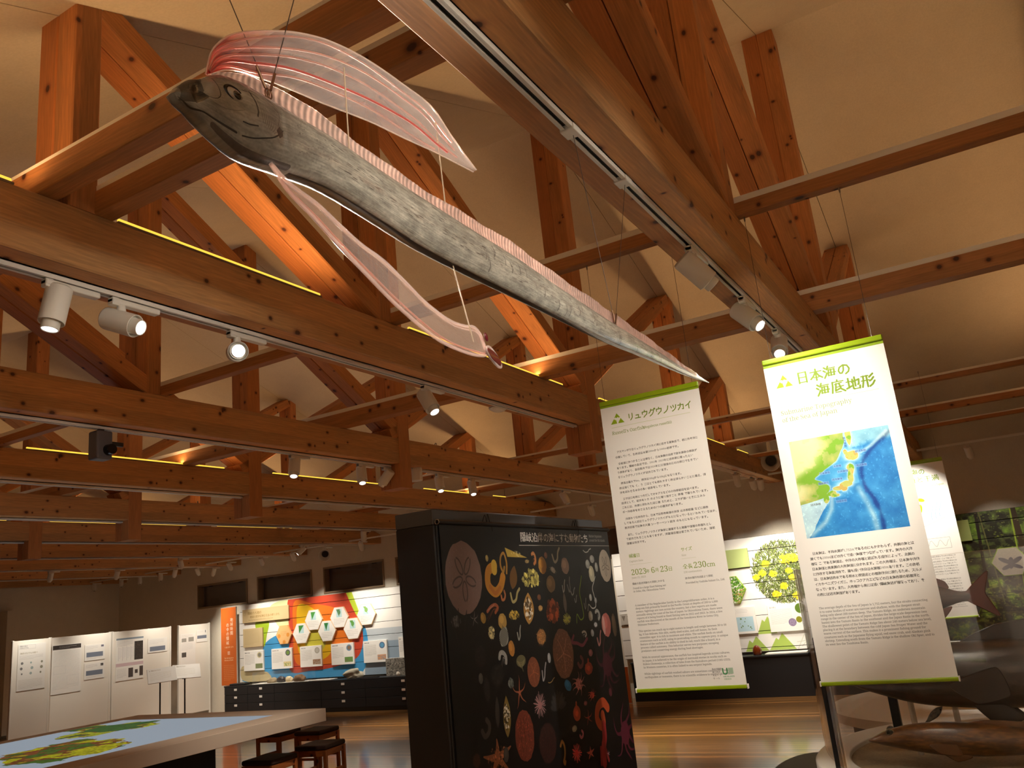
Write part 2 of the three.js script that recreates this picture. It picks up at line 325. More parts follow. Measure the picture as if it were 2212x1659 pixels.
// ------------------------------------------------------------------ the hanging oarfish
const spline = (pts) => { // monotone-ish piecewise curve y(x) through points
  const xs = pts.map((p) => p[0]), n = xs.length, m = pts.map((p, i) => { const a = pts[Math.max(0, i - 1)], b = pts[Math.min(n - 1, i + 1)]; return (b[1] - a[1]) / (b[0] - a[0] || 1); });
  return (x) => {
    x = Math.max(xs[0], Math.min(xs[n - 1], x)); let i = 0; while (i < n - 2 && x > xs[i + 1]) i++;
    const h = xs[i + 1] - xs[i], t = (x - xs[i]) / h, t2 = t * t, t3 = t2 * t;
    return pts[i][1] * (2 * t3 - 3 * t2 + 1) + m[i] * h * (t3 - 2 * t2 + t) + pts[i + 1][1] * (3 * t2 - 2 * t3) + m[i + 1] * h * (t3 - t2);
  };
};
const FZ = -0.78;
const backY = spline([[0.606, 2.258], [0.612, 2.270], [0.627, 2.287], [0.640, 2.2945], [0.656, 2.308], [0.674, 2.320], [0.70, 2.327], [0.745, 2.3285], [0.83, 2.327], [0.89, 2.3275], [1.0, 2.322], [1.13, 2.317], [1.28, 2.314], [1.46, 2.311], [1.67, 2.300], [1.94, 2.289], [2.27, 2.283], [2.60, 2.274], [2.865, 2.277]]);
const bellyY = spline([[0.606, 2.255], [0.611, 2.249], [0.628, 2.243], [0.642, 2.2375], [0.673, 2.224], [0.703, 2.2155], [0.735, 2.2155], [0.79, 2.224], [0.88, 2.2345], [0.99, 2.229], [1.12, 2.218], [1.26, 2.217], [1.44, 2.220], [1.65, 2.223], [1.92, 2.225], [2.25, 2.241], [2.59, 2.254], [2.865, 2.275]]);
const thick = spline([[0.606, 0.010], [0.63, 0.020], [0.68, 0.027], [0.74, 0.031], [0.90, 0.031], [1.3, 0.028], [1.9, 0.021], [2.4, 0.013], [2.865, 0.0015]]);
const FU = (x) => (x < 0.87 ? (x - 0.606) / 0.264 * 0.45 : 0.45 + (x - 0.87) / 1.995 * 0.55);
{
  const W = 2048, H = 512, [c, g] = canvas(W, H);
  const PXY = (x, Y) => [FU(x) * W, (1 - (Y - bellyY(x)) / (backY(x) - bellyY(x))) * H];
  // skin: silver grey, greener on the flank, brownish along the back, streaks along the body
  const im = g.createImageData(W, H);
  for (let y = 0; y < H; y++) for (let x = 0; x < W; x++) {
    const u = x / W, v = y / H, xx = u < 0.45 ? 0.606 + u / 0.45 * 0.264 : 0.87 + (u - 0.45) / 0.55 * 1.995;
    const n = fbm(xx * 40, v * 9, 4), s = vnoise(xx * 26, v * 60), sp = vnoise(xx * 330, v * 46);
    let k = 0.80 + 0.42 * (n - 0.5) + 0.16 * (s - 0.5) + 0.10 * (sp - 0.5);
    const body = THREE.MathUtils.smoothstep(xx, 0.74, 0.86);
    const head = 1 - body;
    let R = 214 - 52 * head, G = 212 - 54 * head, B = 198 - 50 * head;
    const mott = fbm(xx * 22 + 5, v * 5 + 3, 3); if (mott > 0.54) k *= 1 - (mott - 0.54) * 1.5 * (0.4 + 0.6 * head);
    R *= k; G *= k; B *= k;
    const i = (y * W + x) * 4; im.data[i] = cl(R); im.data[i + 1] = cl(G); im.data[i + 2] = cl(B); im.data[i + 3] = 255;
  }
  g.putImageData(im, 0, 0);
  const poly = (pts, color, fill, w = 2) => { g.beginPath(); pts.forEach((p, i) => { const q = PXY(...p); i ? g.lineTo(...q) : g.moveTo(...q); }); if (fill) { g.closePath(); g.fillStyle = color; g.fill(); } else { g.strokeStyle = color; g.lineWidth = w; g.lineCap = g.lineJoin = 'round'; g.stroke(); } };
  const curve = (pts, color, w) => { const cv = new THREE.CatmullRomCurve3(pts.map((p) => V(p[0], p[1], 0))).getPoints(30); poly(cv.map((p) => [p.x, p.y]), color, false, w); };
  // dashes and spots of pigment
  for (let i = 0; i < 560; i++) {
    const x = 0.80 + 2.0 * Math.pow(rnd(), 1.25), f = Math.pow(rnd(), 0.8), Y = backY(x) - f * (backY(x) - bellyY(x)) * 0.75, [a, b] = PXY(x, Y);
    g.fillStyle = `rgba(62,54,48,${rr(0.25, 0.65)})`; g.beginPath(); g.ellipse(a, b, rr(1.5, 5), rr(2, 7), rr(-0.4, 0.9), 0, 7); g.fill();
  }
  for (let i = 0; i < 26; i++) { const x = rr(1.3, 2.5), f = rr(0.2, 0.7), Y = backY(x) - f * (backY(x) - bellyY(x)); curve([[x, Y], [x + 0.006, Y - 0.012], [x + 0.003, Y - 0.024]], 'rgba(60,56,52,.55)', rr(1, 2.4)); }
  for (let i = 0; i < 9; i++) { const f = 0.2 + i * 0.085; const p = []; for (let x = 0.92; x < 2.8; x += 0.05) p.push([x, backY(x) - (f + 0.015 * vnoise(x * 9, i)) * (backY(x) - bellyY(x))]); poly(p, 'rgba(96,94,86,.28)', false, 3); }
  // head: mouth, lip, cheek and gill-cover lines
  poly([[0.606, 2.262], [0.636, 2.297], [0.650, 2.304], [0.645, 2.290], [0.640, 2.27], [0.632, 2.252], [0.612, 2.249]], 'rgba(50,44,36,.75)', true);
  poly([[0.637, 2.295], [0.631, 2.281], [0.621, 2.274], [0.619, 2.266], [0.626, 2.257], [0.632, 2.251], [0.646, 2.264], [0.640, 2.269], [0.634, 2.272], [0.637, 2.283]], '#0d0b0c', true);
  poly([[0.642, 2.296], [0.638, 2.284], [0.640, 2.273], [0.648, 2.268], [0.661, 2.274], [0.660, 2.285], [0.655, 2.297]], 'rgba(150,142,132,.85)', true);
  curve([[0.655, 2.299], [0.661, 2.286], [0.663, 2.274], [0.655, 2.266], [0.645, 2.264]], '#1c1816', 5);
  curve([[0.611, 2.251], [0.628, 2.2445], [0.642, 2.2435], [0.657, 2.240], [0.672, 2.237], [0.690, 2.234]], '#1d1916', 13);
  curve([[0.642, 2.262], [0.665, 2.258], [0.685, 2.262], [0.70, 2.270]], 'rgba(40,36,32,.55)', 3);
  curve([[0.712, 2.306], [0.719, 2.291], [0.721, 2.276], [0.719, 2.268]], '#1a1614', 8);
  curve([[0.697, 2.2505], [0.707, 2.2505], [0.719, 2.2535]], '#1c1816', 9);
  curve([[0.700, 2.233], [0.715, 2.2355], [0.731, 2.2415], [0.749, 2.2505], [0.762, 2.263], [0.768, 2.270]], '#1c1816', 8);
  curve([[0.705, 2.306], [0.733, 2.314], [0.751, 2.309], [0.762, 2.300], [0.763, 2.29], [0.757, 2.272]], 'rgba(60,50,46,.7)', 5);
  poly([[0.752, 2.262], [0.758, 2.272], [0.766, 2.272], [0.768, 2.262], [0.760, 2.254]], 'rgba(52,44,44,.9)', true);
  for (let i = 0; i < 9; i++) curve([[0.722 + i * 0.004, 2.298 - i * 0.003], [0.726 + i * 0.004, 2.283 - i * 0.003], [0.727 + i * 0.003, 2.262 - i * 0.001]], 'rgba(74,58,54,.55)', 3);
  for (let i = 0; i < 11; i++) { const x = 0.655 + 0.012 * i; curve([[x, backY(x) - 0.001], [x + 0.010, backY(x + 0.01) - 0.009 - 0.004 * rnd()]], 'rgba(24,20,18,.75)', rr(3, 8)); }
  curve([[0.70, 2.303], [0.715, 2.305], [0.727, 2.302]], '#241e1a', 5); curve([[0.74, 2.314], [0.75, 2.309]], '#241e1a', 6); curve([[0.752, 2.302], [0.76, 2.296]], '#241e1a', 5);
  const darkB = []; for (let x = 0.66; x < 0.80; x += 0.01) darkB.push([x, bellyY(x) + 0.004]); poly(darkB, 'rgba(46,40,40,.6)', false, 30);
  const ridge = []; for (let x = 0.656; x < 2.86; x += 0.02) ridge.push([x, backY(x)]); poly(ridge, '#2a2420', false, 10);
  const keel = []; for (let x = 0.8; x < 2.86; x += 0.02) keel.push([x, bellyY(x)]); poly(keel, '#3a322e', false, 7);
  const skin = ctex(c);
  const bump = dtex(1024, 256, (x, y) => { const k = 128 + 120 * (vnoise(x / 2.2, y / 2.2) - 0.5) + 120 * (fbm(x / 26, y / 15, 3) - 0.5); return [cl(k), cl(k), cl(k)]; }, false);
  const fishMat = phys(0xffffff, 0.4, { map: skin, metalness: 0.08, bumpMap: bump, bumpScale: 0.0007, clearcoat: 1, clearcoatRoughness: 0.14 });
  // body: cross sections with a flat flank, a keel below and a ridge above
  const NX = 300, NA = 72, pos = [], uv = [], idx = [];
  const X = (i) => { const t = i / NX; return t < 0.5 ? 0.606 + 0.264 * (t / 0.5) : 0.87 + 1.995 * (t - 0.5) / 0.5; };
  const bumpAt = (x, Y, cx, cy, rx, ry) => Math.exp(-((x - cx) ** 2 / rx ** 2 + (Y - cy) ** 2 / ry ** 2));
  for (let i = 0; i <= NX; i++) {
    const x = X(i), t = backY(x), b = bellyY(x), w = thick(x);
    for (let j = 0; j <= NA; j++) {
      const a = j / NA * Math.PI * 2, sY = Math.cos(a), sZ = Math.sin(a);
      const yy = (t + b) / 2 + sY * (t - b) / 2, prof = Math.pow(Math.abs(sZ), 0.72) * (sY < 0 ? 1 : 0.94);
      let z = Math.sign(sZ) * prof * w / 1;
      if (x < 0.80) { // relief of the head
        const rel = 0.004 * bumpAt(x, yy, 0.650, 2.282, 0.010, 0.013) + 0.0045 * bumpAt(x, yy, 0.735, 2.272, 0.030, 0.036) - 0.006 * bumpAt(x, yy, 0.632, 2.268, 0.008, 0.016) - 0.0035 * bumpAt(x, yy, 0.689, 2.290, 0.016, 0.010) + 0.002 * bumpAt(x, yy, 0.70, 2.25, 0.03, 0.012) - 0.003 * bumpAt(x, yy, 0.768, 2.275, 0.006, 0.03);
        z += Math.sign(sZ) * rel * Math.min(1, prof * 1.5);
      }
      z += 0.0008 * (vnoise(x * 60, yy * 200) - 0.5);
      pos.push(x - 1.6, yy - 2.27, z); uv.push(FU(x), (yy - b) / (t - b));
    }
  }
  for (let i = 0; i < NX; i++) for (let j = 0; j < NA; j++) { const p = i * (NA + 1) + j, q = p + NA + 1; idx.push(p, p + 1, q, q, p + 1, q + 1); }
  const capAt = (i, flip) => { const o = i * (NA + 1); for (let j = 1; j < NA - 1; j++) flip ? idx.push(o, o + j, o + j + 1) : idx.push(o, o + j + 1, o + j); };
  capAt(0, false); capAt(NX, true);
  const bg = new THREE.BufferGeometry(); bg.setAttribute('position', new THREE.Float32BufferAttribute(pos, 3)); bg.setAttribute('uv', new THREE.Float32BufferAttribute(uv, 2)); bg.setIndex(idx); bg.computeVertexNormals();
  const fish = thing('oarfish_model', 'long silver ribbon-shaped fish model hanging overhead with clear pinkish fins', 'fish model', [1.6, 2.27, FZ]);
  const body = mesh('body', bg, fishMat, fish);
  const L = (x, Y, z = 0) => V(x - 1.6, Y - 2.27, z);
  for (const s of [1, -1]) {
    const e = new THREE.Group(); e.scale.setScalar(1.2); e.name = 'eye'; fish.add(e); e.position.copy(L(0.689, 2.290, s * 0.0215)); e.rotation.z = -0.2;
    const sc = (g2, x, y, z) => { g2.scale(x, y, z); return g2; };
    mesh('eye_rim', new THREE.TorusGeometry(0.0105, 0.0022, 10, 32).scale(1.25, 0.78, 1), std(0x14110f, 0.25), e);
    mesh('iris', sc(new THREE.SphereGeometry(0.0105, 24, 16), 1.2, 0.74, 0.42), phys(0xa8a094, 0.15, { metalness: 0.5, clearcoat: 1 }), e);
    mesh('pupil', move(sc(new THREE.SphereGeometry(0.0055, 20, 14), 1.15, 0.85, 0.45), 0.001, -0.0006, s * 0.0031), phys(0x050404, 0.06, { clearcoat: 1, clearcoatRoughness: 0.02 }), e);
  }
  // dorsal fin: a pale pink fringe of close rays from the head to the tail
  const finTop = spline([[0.668, 2.321], [0.70, 2.341], [0.75, 2.360], [0.83, 2.3665], [0.91, 2.364], [1.0, 2.355], [1.13, 2.347], [1.28, 2.348], [1.47, 2.350], [1.68, 2.338], [1.95, 2.328], [2.28, 2.312], [2.65, 2.288], [2.84, 2.279]]);
  const finTex = dtex(2048, 64, (x, y) => { const u = x / 2048, w = 0.5 + 0.5 * Math.sin((u * 190 + 0.6 * Math.sin(u * 40) + 1.4 * (y / 64) * (1 - y / 64)) * Math.PI * 2), n = fbm(u * 90, y / 16, 3), k = 0.80 + 0.24 * w + 0.26 * (n - 0.5); return [cl(244 * k), cl((224 - 22 * u) * k), cl((214 - 26 * u) * k)]; });
  const finMat = phys(0xffffff, 0.32, { map: finTex, bumpMap: finTex, bumpScale: 0.0016, transmission: 0.45, thickness: 0, clearcoat: 0.6, clearcoatRoughness: 0.2 });
  const sheet = (n, m, f, th) => { // closed thin sheet of given thickness over f(s, t) -> [x, y, z]
    const p = [], u = [], id = [], N = (n + 1) * (m + 1);
    for (const s of [1, -1]) for (let i = 0; i <= n; i++) for (let j = 0; j <= m; j++) { const q = f(i / n, j / m); p.push(q[0], q[1], q[2] + s * th / 2); u.push(i / n, j / m); }
    for (const [o, fl] of [[0, 0], [N, 1]]) for (let i = 0; i < n; i++) for (let j = 0; j < m; j++) { const a = o + i * (m + 1) + j, b = a + m + 1; fl ? id.push(a, a + 1, b, b, a + 1, b + 1) : id.push(a, b, a + 1, b, b + 1, a + 1); }
    const edge = (a, b) => id.push(a, b, a + N, b, b + N, a + N);
    for (let i = 0; i < n; i++) { edge((i + 1) * (m + 1), i * (m + 1)); edge(i * (m + 1) + m, (i + 1) * (m + 1) + m); }
    for (let j = 0; j < m; j++) { edge(j, j + 1); edge(n * (m + 1) + j + 1, n * (m + 1) + j); }
    const g2 = new THREE.BufferGeometry(); g2.setAttribute('position', new THREE.Float32BufferAttribute(p, 3)); g2.setAttribute('uv', new THREE.Float32BufferAttribute(u, 2)); g2.setIndex(id); g2.computeVertexNormals(); return g2;
  };
  mesh('dorsal_fin', sheet(420, 8, (s, t) => { const x = 0.668 + 2.17 * s, a = backY(x) - 0.004, b = finTop(x); return [x - 1.6, a + (b - a) * t - 2.27, (0.0006 * Math.sin(x * 95 + t) + 0.002 * Math.sin(x * 31)) * t + 0.0005 * Math.sin(x * 550) * t]; }, 0.0016), finMat, fish).userData.label = 'pale pink ribbed fringe along the back';
  // tall crest sweeping back from the head, clear sheet with pink rays
  const cu = new THREE.CatmullRomCurve3([[0.66, 2.316], [0.664, 2.350], [0.678, 2.374], [0.70, 2.397], [0.76, 2.441], [0.84, 2.491], [0.92, 2.529], [1.02, 2.555], [1.13, 2.562], [1.22, 2.556], [1.27, 2.518], [1.31, 2.487], [1.341, 2.464]].map((p) => L(...p)));
  const cd = new THREE.CatmullRomCurve3([[0.662, 2.316], [0.70, 2.345], [0.76, 2.363], [0.81, 2.377], [0.89, 2.394], [1.01, 2.418], [1.10, 2.428], [1.20, 2.444], [1.341, 2.463]].map((p) => L(...p)));
  const crest = (s, t) => { const a = cd.getPoint(s), b = cu.getPoint(s), w = 0.012 * Math.sin(s * 7) * t + 0.004 * Math.sin(t * 19 + s * 9) * Math.sin(Math.PI * s); return [a.x + (b.x - a.x) * t, a.y + (b.y - a.y) * t, w]; };
  const crestTex = dtex(512, 128, (x, y) => { const u = x / 512, v = y / 128, n = fbm(u * 14, v * 9, 4), p = 0.8 * Math.pow(Math.max(0, 1 - u * 2.6), 1.1) * (0.45 + 0.55 * fbm(u * 5 + 2, v * 26, 3) * 2); const k = 0.97 + 0.1 * (n - 0.5); return [cl(252 * k), cl((244 - 118 * p) * k), cl((240 - 122 * p) * k)]; });
  const crestBump = dtex(512, 256, (x, y) => { const k = 128 + 190 * (fbm(x / 40, y / 12, 4) - 0.5); return [cl(k), cl(k), cl(k)]; }, false);
  const crestMat = phys(0xffffff, 0.16, { map: crestTex, bumpMap: crestBump, bumpScale: 0.0022, transmission: 0.9, thickness: 0, clearcoat: 0.8, clearcoatRoughness: 0.1 });
  const cm = mesh('crest_fin', sheet(90, 20, crest, 0.0018), crestMat, fish); cm.userData.label = 'large clear crest fin with pink rays';
  const rayMat = phys(0xe8bcae, 0.3, { transmission: 0.4, thickness: 0, clearcoat: 0.5 }), rayRed = phys(0xd86a62, 0.35, { transmission: 0.15, thickness: 0 }), rim = phys(0xf6e8dc, 0.12, { transmission: 0.5, thickness: 0, clearcoat: 1 });
  for (const t of [0.18, 0.36, 0.54, 0.72, 0.88]) { const p = []; for (let s = 0.02; s < 0.94 - 0.2 * Math.abs(t - 0.5); s += 0.03) { const q = crest(s, t + 0.012 * Math.sin(s * 14 + t * 9)); p.push(V(...q)); } mesh('crest_ray', tube(p, t === 0.36 ? 0.0022 : 0.0016, 90, 6), t === 0.36 ? rayRed : rayMat, cm); }
  mesh('crest_rim', [tube(cu.getPoints(60).map((p, i) => V(...crest(i / 60, 1))), 0.0016, 120, 6), tube(cd.getPoints(60).map((p, i) => V(...crest(i / 60, 0))), 0.0014, 120, 6)], rim, cm);
  // pelvic fin: a long clear blade ending in a split lobe
  const pu = new THREE.CatmullRomCurve3([[0.752, 2.216], [0.78, 2.199], [0.84, 2.184], [0.88, 2.168], [0.93, 2.152], [0.98, 2.144], [1.04, 2.125], [1.10, 2.104], [1.18, 2.090], [1.235, 2.094], [1.262, 2.099], [1.283, 2.088], [1.292, 2.066], [1.296, 2.058]].map((p) => L(...p)));
  const pd = new THREE.CatmullRomCurve3([[0.755, 2.214], [0.78, 2.186], [0.83, 2.160], [0.88, 2.133], [0.94, 2.106], [1.0, 2.081], [1.07, 2.059], [1.14, 2.044], [1.21, 2.041], [1.25, 2.043], [1.275, 2.046], [1.292, 2.050], [1.296, 2.054]].map((p) => L(...p)));
  const pelv = (s, t) => { const a = pd.getPoint(s), b = pu.getPoint(s); return [a.x + (b.x - a.x) * t, a.y + (b.y - a.y) * t, 0.020 + 0.006 * Math.sin(s * 6) + 0.009 * Math.sin(Math.PI * t) * Math.sin(Math.PI * Math.min(1, s * 1.05))]; };
  const pelvBump = dtex(512, 128, (x, y) => { const k = 128 + 210 * (fbm(x / 34, y / 30, 3) - 0.5) + 40 * (vnoise(x / 5, y / 4) - 0.5); return [cl(k), cl(k), cl(k)]; }, false);
  const pelvMat = phys(0xfdf6f2, 0.06, { bumpMap: pelvBump, bumpScale: 0.004, transmission: 0.9, thickness: 0, clearcoat: 1, clearcoatRoughness: 0.06 });
  const pm = mesh('pelvic_fin', sheet(110, 12, pelv, 0.003), pelvMat, fish); pm.userData.label = 'long clear blade hanging below the belly';
  const clearRod = phys(0xfff4f0, 0.05, { transmission: 0.62, thickness: 0, clearcoat: 1, clearcoatRoughness: 0.03, bumpMap: pelvBump, bumpScale: 0.002 });
  const seq = (f, a, b, n) => { const o = []; for (let i = 0; i <= n; i++) o.push(V(...f(a + (b - a) * i / n))); return o; };
  mesh('fin_edge', tube(seq((s) => pelv(s, 1), 0, 1, 44), 0.0034, 160, 10), clearRod, pm);
  mesh('fin_edge', tube(seq((s) => pelv(s, 0), 0, 1, 44), 0.0034, 160, 10), clearRod, pm);
  mesh('fin_ray', tube(seq((s) => pelv(s, 0.84), 0.05, 0.93, 44), 0.0016, 140, 6), clearRod, pm);
  mesh('fin_ray', tube(seq((s) => pelv(s, 0.12), 0.05, 0.95, 44), 0.0016, 140, 6), rayMat, pm);
  const lobe = sheet(24, 8, (s, t) => { const w = 0.0095 * Math.pow(Math.sin(Math.PI * (0.06 + 0.88 * s)), 0.7); const x = 1.288 + 0.047 * s, Y = 2.0585 - 0.021 * s; return [x - 1.6 + (t - 0.5) * w * 0.9, Y - 2.27 + (t - 0.5) * w * 1.7, 0.022]; }, 0.006);
  mesh('fin_lobe', lobe, phys(0x8a3a3a, 0.1, { transmission: 0.45, thickness: 0, clearcoat: 1 }), pm);
  mesh('lobe_rim', tube([[1.286, 2.064], [1.298, 2.066], [1.318, 2.056], [1.334, 2.041], [1.336, 2.034], [1.328, 2.032], [1.306, 2.042], [1.288, 2.054], [1.286, 2.064]].map((p) => L(p[0], p[1], 0.022)), 0.0028, 80, 8), clearRod, pm);
  mesh('lobe_spot', new THREE.SphereGeometry(0.006, 14, 10).scale(0.8, 1.5, 0.5).rotateZ(0.4).translate(1.287 - 1.6, 2.083 - 2.27, 0.024), std(0x6a1c24, 0.2), pm);
  // clear rods that hold the fins apart, and steel eyes
  for (const [x0, y0, x1, y1, z1] of [[0.941, 2.484, 0.947, 2.326, 0], [1.221, 2.522, 1.224, 2.314, 0], [1.228, 2.226, 1.240, 2.062, 0.024]]) {
    mesh('support_rod', rod(L(x0, y0, y0 > 2.4 ? crest((x0 - 0.66) / 0.68, 0.5)[2] : 0), L(x1, y1, z1), 0.0013), std(0xcdb69a, 0.3), fish);
  }
  for (const [x, y] of [[0.771, 2.328], [2.018, 2.279]]) mesh('hanging_eye', tube([V(0, 0.006, 0), V(0.004, 0.0, 0.003), V(0, -0.012, 0.004)].map((p) => p.add(L(x, y, 0.004))), 0.0009, 12, 6), M.steel, fish);
  for (const [hx, hy, a, b, nm] of [[0.769, 2.338, 0.46, 0.905, 'fish head'], [2.016, 2.284, 1.868, 2.25, 'fish tail']]) [a, b].forEach((tx, i) => {
    const t = thing('hanging_wire', `thin steel wire from the ${nm} up to the beam, ${i ? 'right' : 'left'} of the pair`, 'wire', [hx, hy, FZ + 0.004], 'wires holding the fish model');
    const top = V(tx - hx, TB - hy, 0.01), d = top.clone().normalize();
    mesh('wire', rod(V(0, 0.004, 0), top, 0.0008, 6), M.wire, t);
    mesh('turnbuckle', rod(d.clone().multiplyScalar(0.012), d.clone().multiplyScalar(0.045), 0.0022, 10), phys(0x8a6a52, 0.3, { metalness: 0.8 }), t);
    mesh('hook', new THREE.TorusGeometry(0.005, 0.0013, 8, 20).scale(0.8, 1.4, 1).translate(d.x * 0.006, 0.004, 0), phys(0x8a6a52, 0.3, { metalness: 0.8 }), t);
  });
}
